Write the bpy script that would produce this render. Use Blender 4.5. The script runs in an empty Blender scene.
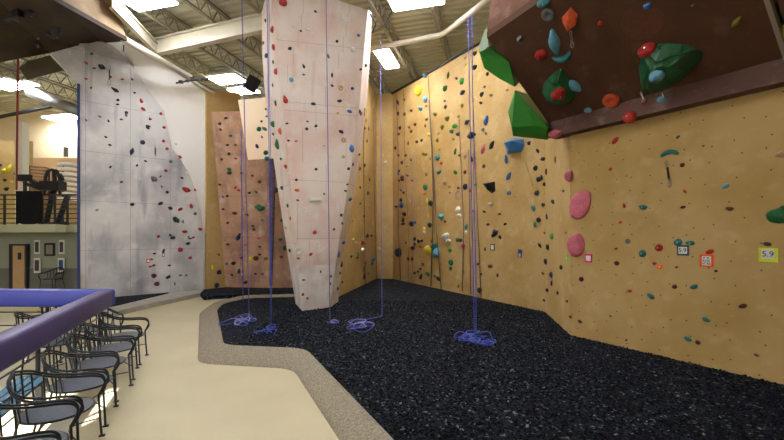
import bpy, bmesh, math, random
from mathutils import Vector, Matrix
from mathutils.bvhtree import BVHTree
scene = bpy.context.scene
C = scene.collection
PI = math.pi
V = Vector

# ------------------------------------------------------------------ camera
CAMZ = 2.1; F = 400.0; CX = 392.0; CY = 235.0
cam_d = bpy.data.cameras.new('camera'); cam = bpy.data.objects.new('camera', cam_d); C.objects.link(cam)
cam.location = (0, 0, CAMZ); cam.rotation_euler = (PI/2, 0, 0)
cam_d.sensor_width = 36; cam_d.lens = 36*F/784; cam_d.shift_y = 15/784; cam_d.clip_end = 200; cam_d.clip_start = .05
scene.camera = cam
# ------------------------------------------------------------------ world, sun, exposure
scene.view_settings.view_transform = 'Standard'; scene.view_settings.look = 'None'
scene.view_settings.gamma = 1; scene.view_settings.exposure = 0.85
w = bpy.data.worlds.new('world'); scene.world = w; w.use_nodes = True
w.node_tree.nodes['Background'].inputs[0].default_value = (.93, .96, 1, 1)
w.node_tree.nodes['Background'].inputs[1].default_value = 0.5
SUN_DIR = V((.20, .75, -.45)).normalized()           # the way the light travels
sd = bpy.data.lights.new('sun', 'SUN'); sd.energy = 22; sd.angle = .009; sd.color = (1, .96, .9)
so = bpy.data.objects.new('sun', sd); C.objects.link(so)
so.rotation_euler = SUN_DIR.to_track_quat('-Z', 'Y').to_euler()
LAMP = 36.0                                          # emission of the ceiling lights' diffusers

# ------------------------------------------------------------------ helpers
def ray(px, py): return V(((px-CX)/F, 1, (CY-py)/F))
def at(px, py, Y): r = ray(px, py); return V((0, 0, CAMZ)) + r*Y
def onz(px, py, z): Y = (CAMZ-z)*F/(py-CY); return V(((px-CX)/F*Y, Y, z))
def lin(c): return tuple(((v/255)/12.92 if v/255 <= .04045 else ((v/255+.055)/1.055)**2.4) for v in c)

def mat(name, rgb, rough=.6, metal=0, var=.0, vscale=3.0, var2=None, bump=0, bscale=40, emit=None, spec=.5, coat=0):
    m = bpy.data.materials.new(name); m.use_nodes = True; nt = m.node_tree; b = nt.nodes['Principled BSDF']
    c = lin(rgb)
    b.inputs['Base Color'].default_value = (*c, 1); b.inputs['Roughness'].default_value = rough; b.inputs['Metallic'].default_value = metal
    b.inputs['Specular IOR Level'].default_value = spec
    if coat: b.inputs['Coat Weight'].default_value = coat
    tc = nt.nodes.new('ShaderNodeTexCoord')
    if var:
        n = nt.nodes.new('ShaderNodeTexNoise'); n.inputs['Scale'].default_value = vscale; n.inputs['Detail'].default_value = 6
        nt.links.new(tc.outputs['Object'], n.inputs['Vector'])
        r = nt.nodes.new('ShaderNodeValToRGB'); r.color_ramp.elements[0].position = .3; r.color_ramp.elements[1].position = .7
        c2 = lin(var2) if var2 else tuple(v*(1-var) for v in c)
        r.color_ramp.elements[0].color = (*c2, 1); r.color_ramp.elements[1].color = (*c, 1)
        nt.links.new(n.outputs['Fac'], r.inputs['Fac']); nt.links.new(r.outputs['Color'], b.inputs['Base Color'])
    if bump:
        n2 = nt.nodes.new('ShaderNodeTexNoise'); n2.inputs['Scale'].default_value = bscale; n2.inputs['Detail'].default_value = 4
        nt.links.new(tc.outputs['Object'], n2.inputs['Vector'])
        bp = nt.nodes.new('ShaderNodeBump'); bp.inputs['Strength'].default_value = bump; bp.inputs['Distance'].default_value = .02
        nt.links.new(n2.outputs['Fac'], bp.inputs['Height']); nt.links.new(bp.outputs['Normal'], b.inputs['Normal'])
    if emit:
        b.inputs['Emission Color'].default_value = (*lin(rgb), 1); b.inputs['Emission Strength'].default_value = emit
    return m

def wallmat(name, base, stain, chalk, seam=None, rough=.75, bolts=True, stain_scale=.8, chalk_amt=.35, streak=False, bump=.25):
    """painted climbing wall: blotchy stains, chalk smears, t-nut holes, panel seams"""
    m = bpy.data.materials.new(name); m.use_nodes = True; nt = m.node_tree; L = nt.links; b = nt.nodes['Principled BSDF']
    b.inputs['Roughness'].default_value = rough; b.inputs['Specular IOR Level'].default_value = .3
    tc = nt.nodes.new('ShaderNodeTexCoord'); uv = tc.outputs['UV']; ob = tc.outputs['Object']
    def noise(scale, detail, src=ob, stretch=None):
        n = nt.nodes.new('ShaderNodeTexNoise'); n.inputs['Scale'].default_value = scale; n.inputs['Detail'].default_value = detail
        if stretch:
            mp = nt.nodes.new('ShaderNodeMapping'); mp.inputs['Scale'].default_value = stretch; L.new(src, mp.inputs[0]); L.new(mp.outputs[0], n.inputs['Vector'])
        else: L.new(src, n.inputs['Vector'])
        return n.outputs['Fac']
    def ramp(f, a, bb):
        r = nt.nodes.new('ShaderNodeMapRange'); r.inputs[1].default_value = a; r.inputs[2].default_value = bb; L.new(f, r.inputs[0]); return r.outputs[0]
    def mix(f, a, c2, k=1.0):
        x = nt.nodes.new('ShaderNodeMix'); x.data_type = 'RGBA'
        if k != 1.0:
            mm = nt.nodes.new('ShaderNodeMath'); mm.operation = 'MULTIPLY'; mm.inputs[1].default_value = k; L.new(f, mm.inputs[0]); f = mm.outputs[0]
        L.new(f, x.inputs[0])
        if isinstance(a, tuple): x.inputs[6].default_value = (*a, 1)
        else: L.new(a, x.inputs[6])
        x.inputs[7].default_value = (*c2, 1)
        return x.outputs[2]
    col = mix(ramp(noise(stain_scale, 8), .42, .68), lin(base), lin(stain), .9)
    if streak: col = mix(ramp(noise(1.2, 6, ob, (2.5, 2.5, .35)), .55, .72), col, lin(streak), .55)
    col = mix(ramp(noise(2.6, 9), .56, .74), col, lin(chalk), chalk_amt)
    col = mix(ramp(noise(9, 6, ob, (1, 1, 2.2)), .64, .76), col, lin(chalk), chalk_amt*.8)
    if seam:
        br = nt.nodes.new('ShaderNodeTexBrick'); br.offset = 0.0 if seam == 'grid' else .5
        br.inputs['Scale'].default_value = 1; br.inputs['Brick Width'].default_value = 1.22; br.inputs['Row Height'].default_value = 1.6
        br.inputs['Mortar Size'].default_value = .008; br.inputs['Mortar Smooth'].default_value = .4
        L.new(uv, br.inputs['Vector'])
        col = mix(br.outputs['Fac'], col, tuple(v*.45 for v in lin(stain)), .55)
    if bolts:   # threaded inserts, one every 35 cm or so, slightly irregular
        vo = nt.nodes.new('ShaderNodeTexVoronoi'); vo.voronoi_dimensions = '2D'; vo.inputs['Scale'].default_value = 3.2; vo.inputs['Randomness'].default_value = .75
        L.new(uv, vo.inputs['Vector'])
        lt = nt.nodes.new('ShaderNodeMath'); lt.operation = 'LESS_THAN'; lt.inputs[1].default_value = .038; L.new(vo.outputs['Distance'], lt.inputs[0])
        col = mix(lt.outputs[0], col, (.03, .02, .015), .8)
    L.new(col, b.inputs['Base Color'])
    bp = nt.nodes.new('ShaderNodeBump'); bp.inputs['Strength'].default_value = bump; bp.inputs['Distance'].default_value = .05
    L.new(noise(4, 8), bp.inputs['Height']); L.new(bp.outputs[0], b.inputs['Normal'])
    return m

M = {}
M['yellow'] = wallmat('ochre painted wall', (196, 166, 110), (178, 146, 84), (222, 202, 160), rough=.7)
M['pink'] = wallmat('pale pink tower', (228, 214, 204), (216, 184, 168), (238, 234, 226), seam='grid', stain_scale=1.3, chalk_amt=.6, streak=(206, 164, 148), bolts=False)
M['brick'] = wallmat('orange brown wall', (184, 144, 114), (142, 108, 90), (210, 190, 176), seam='grid', stain_scale=1.4, chalk_amt=.55, streak=(120, 92, 92))
M['grey'] = wallmat('blue grey wall', (208, 206, 202), (156, 154, 156), (232, 228, 220), seam='grid', stain_scale=.7, chalk_amt=.5, streak=(120, 118, 136), bolts=False)
M['white'] = mat('white wall', (240, 236, 228), .8, var=.05, vscale=.8)
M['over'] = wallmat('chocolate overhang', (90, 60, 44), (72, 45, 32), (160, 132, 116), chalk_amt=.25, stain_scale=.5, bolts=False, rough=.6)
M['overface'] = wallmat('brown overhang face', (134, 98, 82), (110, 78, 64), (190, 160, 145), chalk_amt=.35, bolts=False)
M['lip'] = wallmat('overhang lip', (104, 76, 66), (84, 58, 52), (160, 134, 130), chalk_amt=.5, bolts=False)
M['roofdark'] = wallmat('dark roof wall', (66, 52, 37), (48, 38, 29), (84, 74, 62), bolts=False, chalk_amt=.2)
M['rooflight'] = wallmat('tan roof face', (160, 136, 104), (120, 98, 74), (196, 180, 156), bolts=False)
M['cream'] = wallmat('cream block', (250, 226, 196), (244, 214, 180), (255, 240, 220), bolts=False, chalk_amt=.2)
M['deck'] = mat('painted deck', (190, 186, 158), .7, var=.15, vscale=.6)
M['joist'] = mat('joist paint', (150, 142, 120), .6, var=.2)
M['girder'] = mat('girder paint', (214, 206, 184), .5, var=.12)
M['pipe'] = mat('pipe paint', (226, 220, 202), .4)
M['duct'] = mat('galvanised duct', (150, 150, 146), .35, metal=.7)
M['black'] = mat('black paint', (22, 22, 24), .5)
M['steel'] = mat('steel', (170, 170, 168), .3, metal=.9)
M['fixture'] = mat('fixture white', (225, 225, 220), .4)
M['lamp'] = mat('lit diffuser', (246, 248, 255), .5, emit=LAMP)
M['floor'] = mat('sealed floor', (208, 196, 160), .38, var=.1, vscale=1.1, bump=.04, bscale=3)
M['curb'] = mat('speckled carpet curb', (172, 160, 138), .95, var=.35, vscale=38, var2=(120, 110, 94), bump=.4, bscale=120)
M['railpad'] = mat('purple vinyl pad', (78, 66, 120), .42, var=.25, vscale=2.5, bump=.15, bscale=14)
M['railblue'] = mat('blue vinyl pad', (66, 74, 176), .42, var=.15, vscale=2.5, bump=.1, bscale=14)
M['iron'] = mat('dark wrought iron', (40, 44, 52), .32, metal=.5)
M['mesh'] = mat('steel seat', (112, 116, 126), .42, metal=.55, bump=.6, bscale=160)
M['teal'] = mat('teal boards', (7, 42, 58), .6, var=.2)
M['wood'] = mat('pale wood', (206, 170, 122), .5, var=.1)
M['sage'] = mat('sage wall', (160, 166, 146), .8)
M['sagedark'] = mat('grey wainscot', (120, 122, 114), .8)
M['farcream'] = mat('far cream wall', (226, 208, 168), .8, var=.05)
M['fartan'] = mat('far tan wall', (176, 142, 96), .8, var=.1)
M['paper'] = mat('paper', (232, 232, 228), .7)
M['print'] = mat('dark print', (96, 84, 96), .7, var=.5, vscale=14)
M['trim'] = mat('dark trim', (30, 36, 52), .5)

HOLD = {'red': (192, 42, 36), 'maroon': (96, 30, 32), 'orange': (226, 96, 52), 'pink': (216, 112, 130), 'yellow': (226, 206, 40), 'olive': (128, 128, 44),
        'green': (16, 106, 56), 'bright green': (44, 160, 56), 'dark green': (20, 62, 44), 'teal': (46, 132, 134), 'light blue': (110, 176, 206), 'blue': (52, 112, 186),
        'navy': (30, 40, 72), 'black': (24, 26, 32), 'grey': (112, 112, 116), 'white': (236, 232, 224), 'tan': (196, 166, 124), 'brown': (104, 66, 46), 'purple': (84, 60, 110)}
HM = {k: mat(k + ' resin', v, .5, var=.25, vscale=7, bump=.25, bscale=30) for k, v in HOLD.items()}

def link_mesh(name, bm, material=None, parent=None, smooth=False):
    me = bpy.data.meshes.new(name); bmesh.ops.recalc_face_normals(bm, faces=bm.faces); bm.to_mesh(me); bm.free()
    if smooth:
        for p in me.polygons: p.use_smooth = True
    o = bpy.data.objects.new(name, me)
    if material: me.materials.append(material)
    C.objects.link(o)
    if parent: o.parent = parent
    return o
def tag(o, label=None, cat=None, group=None, kind=None):
    if label: o['label'] = label
    if cat: o['category'] = cat
    if group: o['group'] = group
    if kind: o['kind'] = kind
    return o
def empty(name, loc, rz=0):
    o = bpy.data.objects.new(name, None); C.objects.link(o); o.location = loc; o.rotation_euler = (0, 0, rz); o.empty_display_size = .1; return o
def hull(name, pts, material, parent=None):
    bm = bmesh.new()
    for p in pts: bm.verts.new(p)
    r = bmesh.ops.convex_hull(bm, input=bm.verts)
    bmesh.ops.delete(bm, geom=[v for v in bm.verts if not v.link_faces], context='VERTS')
    bmesh.ops.dissolve_limit(bm, angle_limit=.01, verts=bm.verts, edges=bm.edges)
    return link_mesh(name, bm, material, parent)
def box(bm, c, s, rot=None):
    r = bmesh.ops.create_cube(bm, size=1)
    mx = Matrix.Translation(V(c)) @ (rot.to_4x4() if rot else Matrix.Identity(4)) @ Matrix.Diagonal((*s, 1))
    bmesh.ops.transform(bm, matrix=mx, verts=r['verts'])
def beam(bm, a, b, wd, ht):
    """box from a to b, width across, height up"""
    a, b = V(a), V(b); d = b-a; x = d.normalized(); up = V((0, 0, 1))
    if abs(x.z) > .99: up = V((0, 1, 0))
    y = up.cross(x).normalized(); z = x.cross(y)
    box(bm, (a+b)/2, (d.length, wd, ht), Matrix((x, y, z)).transposed())
def tube(bm, pts, r, seg=6, closed=False):
    pts = [V(p) for p in pts]; n = len(pts); rings = []; prev = None
    for i, p in enumerate(pts):
        if closed: t = (pts[(i+1) % n]-pts[i-1]).normalized()
        else: t = (pts[min(i+1, n-1)]-pts[max(i-1, 0)]).normalized()
        if prev is None:
            u = t.orthogonal().normalized()
        else: u = (prev - t*prev.dot(t)).normalized()
        prev = u; v = t.cross(u)
        rr = r[i] if isinstance(r, (list, tuple)) else r
        rings.append([bm.verts.new(p + (u*math.cos(2*PI*k/seg)+v*math.sin(2*PI*k/seg))*rr) for k in range(seg)])
    m = n if closed else n-1
    for i in range(m):
        a, b = rings[i], rings[(i+1) % n]
        for k in range(seg): bm.faces.new((a[k], a[(k+1) % seg], b[(k+1) % seg], b[k]))
    if not closed:
        bm.faces.new(rings[0][::-1]); bm.faces.new(rings[-1])
def spline(pts, n=6):
    pts = [V(p) for p in pts]; out = []
    for i in range(len(pts)-1):
        p0 = pts[max(i-1, 0)]; p1 = pts[i]; p2 = pts[i+1]; p3 = pts[min(i+2, len(pts)-1)]
        for k in range(n):
            t = k/n; out.append(.5*((2*p1)+(p2-p0)*t+(2*p0-5*p1+4*p2-p3)*t*t+(3*p1-p0-3*p2+p3)*t**3))
    out.append(pts[-1]); return out
def copy_tree(o, parent=None):
    c = o.copy(); C.objects.link(c); c.parent = parent
    for ch in list(o.children): copy_tree(ch, c)
    return c

CEIL = 9.6
SURF = []   # (name, polygons) on which holds are placed
def wallpoly(name, pts, material, thick=.15, nrm=None, reg=None, kind='structure', parent=None, bevel=0):
    """a plane polygon with real thickness, uv in metres; pts seen from the front"""
    pts = [V(p) for p in pts]; n = V((0, 0, 0))
    for i in range(len(pts)): n += (pts[i]-pts[0]).cross(pts[(i+1) % len(pts)]-pts[0])
    n.normalize()
    c = sum(pts, V((0, 0, 0)))/len(pts)
    if n.dot(V((0, 0, CAMZ))-c) < 0: n = -n
    bm = bmesh.new(); f = [bm.verts.new(p) for p in pts]; bk = [bm.verts.new(p-n*thick) for p in pts]
    bm.faces.new(f); bm.faces.new(bk[::-1]); k = len(pts)
    for i in range(k): bm.faces.new((f[i], f[(i+1) % k], bk[(i+1) % k], bk[i]))
    uvl = bm.loops.layers.uv.new('uv')
    ax = V((0, 0, 1)).cross(n)
    ax = ax.normalized() if ax.length > .05 else V((1, 0, 0))
    ay = n.cross(ax)
    for fc in bm.faces:
        for l in fc.loops: l[uvl].uv = (l.vert.co.dot(ax), l.vert.co.dot(ay))
    o = link_mesh(name, bm, material, parent)
    if kind: o['kind'] = kind
    if reg: SURF.append((reg, pts))
    return o
def facets(name, verts, faces, material, reg=None, parent=None, close=True):
    """closed faceted body; each face gets metre uvs"""
    verts = [V(v) for v in verts]; bm = bmesh.new(); vs = [bm.verts.new(v) for v in verts]
    for f in faces: bm.faces.new([vs[i] for i in f])
    bmesh.ops.recalc_face_normals(bm, faces=bm.faces)
    uvl = bm.loops.layers.uv.new('uv')
    for fc in bm.faces:
        n = fc.normal; ax = V((0, 0, 1)).cross(n); ax = ax.normalized() if ax.length > .05 else V((1, 0, 0)); ay = n.cross(ax)
        for l in fc.loops: l[uvl].uv = (l.vert.co.dot(ax), l.vert.co.dot(ay))
    o = link_mesh(name, bm, material, parent)
    if reg:
        for f in faces: SURF.append((reg, [verts[i] for i in f]))
    return o

# ------------------------------------------------------------------ floor, rubber, curb
U = V((.27, 1, 0)).normalized(); W_ = V((1, -.27, 0)).normalized()    # the roof's two directions
WZ = -.12
bm = bmesh.new()
box(bm, (-8, 12, WZ-.15), (60, 44, .3)); o = link_mesh('floor', bm, M['floor']); tag(o, kind='structure')

inner_px = [(391, 438), (305.5, 349), (223, 345.5), (216, 309), (223.6, 302.5), (249, 297), (296, 296)]
outer_px = [(338, 438), (293, 369), (197.5, 363.6), (199.5, 313), (214, 302.5), (243, 295), (296, 293.8)]
inner = [V((2.1, -.4, .03)), ] + [onz(x, y, .03) for x, y in inner_px]
outer = [V((1.5, -.4, WZ)), ] + [onz(x, y, WZ) for x, y in outer_px[:5]] + [onz(x, y, .0) for x, y in outer_px[5:]]
def rounded(poly, r=.22):
    out = [poly[0]]
    for i in range(1, len(poly)-1):
        a, p, b = poly[i-1], poly[i], poly[i+1]
        ra = min(r, (a-p).length*.4); rb = min(r, (b-p).length*.4)
        s = p+(a-p).normalized()*ra; e = p+(b-p).normalized()*rb
        for k in range(6):
            t = k/5; out.append((1-t)**2*s+2*t*(1-t)*p+t*t*e)
    out.append(poly[-1]); return out
ri, ro = rounded(inner, .3), rounded(outer, .3)
bm = bmesh.new(); rows = []
for a, b in zip(ri, ro):
    row = [bm.verts.new((b.x, b.y, WZ-.02))]
    for k in range(9):
        t = k/8; p = b.lerp(a, t); z = b.z + (.045-b.z)*math.sin(t*PI/2)**.8 if k < 8 else .045
        row.append(bm.verts.new((p.x, p.y, z)))
    d = (a-b).normalized()
    row.append(bm.verts.new((a.x+d.x*.03, a.y+d.y*.03, .02))); row.append(bm.verts.new((a.x+d.x*.03, a.y+d.y*.03, -.1)))
    rows.append(row)
for r0, r1 in zip(rows, rows[1:]):
    for k in range(len(r0)-1): bm.faces.new((r0[k], r0[k+1], r1[k+1], r1[k]))
o = link_mesh('padded_curb', bm, M['curb'], smooth=True)
tag(o, 'grey speckled carpeted curb bending between beige walkway and black rubber floor', 'curb')

# rubber bed
def rubber_mat():
    m = bpy.data.materials.new('black rubber mulch'); m.use_nodes = True; nt = m.node_tree; L = nt.links; b = nt.nodes['Principled BSDF']
    tc = nt.nodes.new('ShaderNodeTexCoord')
    vo = nt.nodes.new('ShaderNodeTexVoronoi'); vo.inputs['Scale'].default_value = 34; L.new(tc.outputs['Object'], vo.inputs['Vector'])
    r = nt.nodes.new('ShaderNodeValToRGB'); e = r.color_ramp.elements
    e[0].position = 0; e[0].color = (.002, .003, .005, 1); e[1].position = .55; e[1].color = (.006, .009, .016, 1)
    a = r.color_ramp.elements.new(.9); a.color = (.014, .022, .038, 1); a = r.color_ramp.elements.new(.975); a.color = (.13, .14, .15, 1)
    sp = nt.nodes.new('ShaderNodeSeparateColor'); L.new(vo.outputs['Color'], sp.inputs[0]); L.new(sp.outputs[0], r.inputs[0]); L.new(r.outputs[0], b.inputs['Base Color'])
    b.inputs['Roughness'].default_value = .75; b.inputs['Specular IOR Level'].default_value = .1
    bp = nt.nodes.new('ShaderNodeBump'); bp.inputs['Strength'].default_value = 1; bp.inputs['Distance'].default_value = .03
    L.new(sp.outputs[1], bp.inputs['Height']); L.new(bp.outputs[0], b.inputs['Normal'])
    return m
M['rubber'] = rubber_mat()
pR0 = V((5.49+.53*4, 5.6-.848*4, 0)); pR = V((3.74, 8.4, 0)); pM = V((4.17, 10.9, 0)); p2 = V((.04, 19.2, 0)); p1 = V((-.75, 19.3, 0)); pB = V((-2.2, 11.6, 0))
bm = bmesh.new()
poly = [V((p.x, p.y, 0)) for p in ri[:-1]] + [V((-3.4, 13.8, 0)), V((-3.0, 16.5, 0)), V((-.8, 19.6, 0)), V((.3, 19.6, 0)), V((4.5, 11.0, 0)), V((4.1, 8.3, 0)), V((7.9, 2.2, 0)), V((7.9, -.4, 0))]
top = [bm.verts.new(p) for p in poly]; bot = [bm.verts.new(p-V((0, 0, .1))) for p in poly]
bm.faces.new(top); bm.faces.new(bot[::-1])
for i in range(len(poly)): j = (i+1) % len(poly); bm.faces.new((top[i], top[j], bot[j], bot[i]))
bmesh.ops.triangulate(bm, faces=bm.faces[:])
o = link_mesh('floor_rubber', bm, M['rubber']); tag(o, kind='structure')
bedpoly = poly
# second strip of rubber beyond the far curb and along the pale wall
def strip(name, pts, z0, z1, m):
    bm = bmesh.new(); t = [bm.verts.new((p[0], p[1], z1)) for p in pts]; b_ = [bm.verts.new((p[0], p[1], z0)) for p in pts]
    bm.faces.new(t); bm.faces.new(b_[::-1])
    for i in range(len(pts)): j = (i+1) % len(pts); bm.faces.new((t[i], t[j], b_[j], b_[i]))
    o = link_mesh(name, bm, m); tag(o, kind='structure'); return o
sp = [onz(204, 297, 0), onz(214, 296, 0), onz(243, 294.6, 0), onz(300, 293.6, 0), V((-3.0, 16.3, 0)), V((-7.2, 16.3, 0)), V((-7.2, 14.9, 0))]
strip('floor_rubber_far', [(p.x, p.y) for p in sp], -.11, .01, M['rubber'])

# loose mulch: thousands of shreds, nobody could count them
def inside(x, y, P):
    c = False; j = len(P)-1
    for i in range(len(P)):
        if (P[i].y > y) != (P[j].y > y) and x < (P[j].x-P[i].x)*(y-P[i].y)/(P[j].y-P[i].y)+P[i].x: c = not c
        j = i
    return c
rnd = random.Random(5); vv = []; ff = []; mi = []
cnt = 0
while cnt < 26000:
    Y = 3.2 + rnd.random()**1.6*9.5; X = rnd.uniform(-3, 6)
    if not inside(X, Y, bedpoly): continue
    cnt += 1
    s = rnd.uniform(.012, .026); a = rnd.uniform(0, PI); e = rnd.uniform(.3, .7); t = rnd.uniform(-.5, .5)
    ca, sa = math.cos(a), math.sin(a); z = rnd.uniform(0, .012); base = len(vv)
    for u, v, h in ((-1, -e, 0), (1, -e, 0), (.8, e, 0), (-.9, e, 0), (0, 0, rnd.uniform(.4, 1.0))):
        vv.append((X+(u*ca-v*sa)*s, Y+(u*sa+v*ca)*s, z+h*s+u*t*s*.6))
    for f in ((0, 1, 4), (1, 2, 4), (2, 3, 4), (3, 0, 4)): ff.append(tuple(base+i for i in f)); 
    k = rnd.random(); mi += [(3 if k > .985 else 2 if k > .95 else 1 if k > .6 else 0)]*4
me = bpy.data.meshes.new('rubber_mulch'); me.from_pydata(vv, [], ff)
for n_, c_ in (('mulch black', (7, 8, 12)), ('mulch slate', (12, 16, 27)), ('mulch blue grey', (34, 46, 74)), ('mulch pale', (130, 132, 126))): me.materials.append(mat(n_, c_, .7, spec=.12))
me.polygons.foreach_set('material_index', mi)
o = bpy.data.objects.new('rubber_mulch', me); C.objects.link(o)
tag(o, 'loose black shredded rubber covering the climbing area floor', 'rubber mulch', kind='stuff')

# ------------------------------------------------------------------ climbing walls
def vwall(name, a, b, za, zb, m, reg, z0=-.1, thick=.25):
    return wallpoly(name, [V((a.x, a.y, z0)), V((b.x, b.y, z0)), V((b.x, b.y, zb)), V((a.x, a.y, za))], m, thick, reg=reg)
pR1 = V((3.74, 8.4, 0))
vwall('wall_right', pR0, pR1, CEIL, CEIL, M['yellow'], 'right')
vwall('wall_corner', pR1, pM, CEIL, 8.8, M['yellow'], 'corner')
vwall('wall_back', pM, p2, 8.3, 8.85, M['yellow'], 'back')
vwall('wall_recess', p2, p1, 8.9, 8.9, M['yellow'], 'recess')
vwall('wall_back_left', p1, pB, 8.9, 8.9, M['yellow'], 'slot')
# thin dark battens / rope lines on the back wall are ropes (below). coping strip on the back wall
bm = bmesh.new(); beam(bm, V((pM.x, pM.y, 8.33))+V((.05, .03, 0)), V((p2.x, p2.y, 8.88))+V((.05, .03, 0)), .3, .06)
tag(link_mesh('trim_1', bm, M['black']), kind='structure')

# tower
TW = {'z': [-.05, 2.0, 5.0, 8.6]}
def zp(px, Y, z): return V(((px-CX)/F*Y, Y, z))
rings = [[zp(302, 11.05, -.05), zp(330, 11.6, -.05), zp(338, 12.6, -.05), zp(296, 12.2, -.05)],
         [zp(298.5, 11.0, 1.25), zp(335.5, 11.6, 1.25), zp(342, 12.6, 1.25), zp(289, 12.3, 1.25)],
         [zp(285, 10.9, 5.0), zp(356, 11.5, 5.0), zp(362, 12.6, 5.0), zp(271, 12.4, 5.0)],
         [zp(276.5, 10.75, 7.2), zp(363.5, 11.3, 7.2), zp(369, 12.5, 7.2), zp(263, 12.3, 7.2)],
         [zp(270, 10.6, 8.9), zp(368, 11.2, 8.4), zp(372, 12.4, 9.0), zp(262, 12.2, 8.9)]]
tower = empty('climbing_tower', (-1.9, 11.6, 0))
tag(tower, 'tall pale pink climbing tower, narrow at the foot, rising from black rubber', 'climbing tower')
def ringbody(name, rs, m, reg):
    if len(rs) > 2:
        cols = [spline([r[k] for r in rs], 4) for k in range(4)]; rs = [[c[i] for c in cols] for i in range(len(cols[0]))]
    vs = [v for r in rs for v in r]; fs = []
    for i in range(len(rs)-1):
        for k in range(4): a = i*4+k; b = i*4+(k+1) % 4; fs.append((a, b, b+4, a+4))
    fs.append((3, 2, 1, 0)); n = (len(rs)-1)*4; fs.append((n, n+1, n+2, n+3))
    o = facets(name, vs, fs, m, reg); o.parent = tower; o.matrix_parent_inverse = Matrix.Translation(-tower.location); return o
ringbody('tower_body', rings[1:], M['pink'], 'tower')
M['towerbase'] = wallmat('white grey tower foot', (226, 220, 214), (200, 184, 176), (240, 238, 234), bolts=False, stain_scale=2.5, chalk_amt=.6)
ringbody('tower_foot', rings[:2], M['towerbase'], 'tower')

# orange brown wall, leaning out, yellow wall behind and beside it
A0, A1 = V((-6.62, 16.1, -.1)), V((-3.0, 16.0, -.1))
fold0 = at(268, 286.5, 15.95); 
tz = 6.75
def lean(px, py, Y): return at(px, py, Y)
wallpoly('wall_leaning', [at(226, 290, 16.05), at(268, 288, 15.8), at(266, 110, 14.9), at(211.5, 112, 15.1)], M['brick'], .3, reg='brown')
wallpoly('wall_leaning_inner', [at(268, 288, 15.8), at(312, 288, 16.0), at(312, 105, 15.4), at(266, 110, 14.9)], M['brick'], .3, reg='brown')
wallpoly('wall_side', [V((-7.15, 15.4, -.1)), V((-6.3, 16.6, -.1)), V((-6.3, 16.6, 8)), V((-7.15, 15.4, 7.7))], M['yellow'], .2, reg='side')
wallpoly('wall_far_back', [V((-6.3, 16.7, -.1)), V((-2.9, 16.8, -.1)), V((-2.9, 16.8, 6.4)), V((-6.3, 16.7, 6.4))], M['yellow'], .2)
# cream block hanging on the brown wall
f = [at(238, 100, 14.0), at(279, 96, 14.0), at(280, 158, 14.0), at(248, 160, 14.0)]
bk = [p+V((0, 1.4, 0)) for p in f]; bk[2].z += .5; bk[3].z += .5; bk[2].y -= .3; bk[3].y -= .3
blk = facets('wall_volume', f+bk, [(0, 1, 2, 3), (4, 5, 6, 7), (0, 1, 5, 4), (1, 2, 6, 5), (2, 3, 7, 6), (3, 0, 4, 7)], M['cream'], 'block')
tag(blk, 'large cream box volume jutting from the orange brown climbing wall', 'climbing volume')

# grey climbing wall and white wall on the left
g0 = V((-10.06, 12.9, 0)); g1 = V((-7.15, 15.5, 0))
def gw(px, py, off=0.0):
    """point of the pale wall's plane seen at a pixel"""
    d = (g1-g0); r = ray(px, py); n = V((d.y, -d.x, 0)).normalized()
    t = n.dot(g0+n*off)/n.dot(V((r.x, r.y, 0)));  return V((0, 0, CAMZ))+r*t
wallpoly('wall_left', [gw(79.5, 300)+V((0, 0, -.1)), V((g1.x, g1.y, -.15)), gw(206.5, 92), gw(125, 40), gw(79.5, 12)], M['white'], .2, reg='grey')
gp = [(80, 300.5), (203, 292), (203, 262), (203.5, 232), (201, 212), (196.5, 193), (190, 176), (181, 160), (172.5, 149), (168.5, 132), (164, 111), (150, 92), (138, 74), (124, 55), (112, 45), (100, 41), (80, 45), (50, 53), (66, 70), (80, 86)]
gpts = [gw(x, y, .18) for x, y in gp]; gpts[0].z = gpts[1].z = -.12
wallpoly('wall_left_relief', gpts, M['grey'], .2, reg='grey')
bm = bmesh.new(); q = gw(79.2, 290, .2); box(bm, (q.x-.0, q.y-.03, 3.4), (.05, .05, 7.0)); tag(link_mesh('trim_2', bm, mat('blue edge trim', (40, 60, 120), .5)), kind='structure')
# gutter with rubber at its foot and sloping curb
def gwx(px, off): return gw(px, 290, off)
a0, a1 = gwx(96, .18), gwx(180, .18); b0, b1 = gwx(108, 1.15), gwx(176, .32)
sa = [(onz(100, 298, 0)), onz(179, 290, 0), onz(166, 294, 0), onz(118, 305.5, 0), onz(100, 309, 0)]
strip('floor_rubber_left', [(p.x, p.y) for p in sa], -.11, .03, M['rubber'])
sb = [onz(100, 309, .02), onz(118, 305.5, .02), onz(166, 294, .02), onz(179, 290, .02), onz(204, 289.5, .02), onz(200, 293.5, .0), onz(150, 304, .0), onz(124, 310, .0), onz(108, 315, 0)]
strip('trim_3', [(p.x, p.y) for p in sb], -.13, .02, mat('grey ledge', (178, 174, 166), .8, var=.25, vscale=4))

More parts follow.
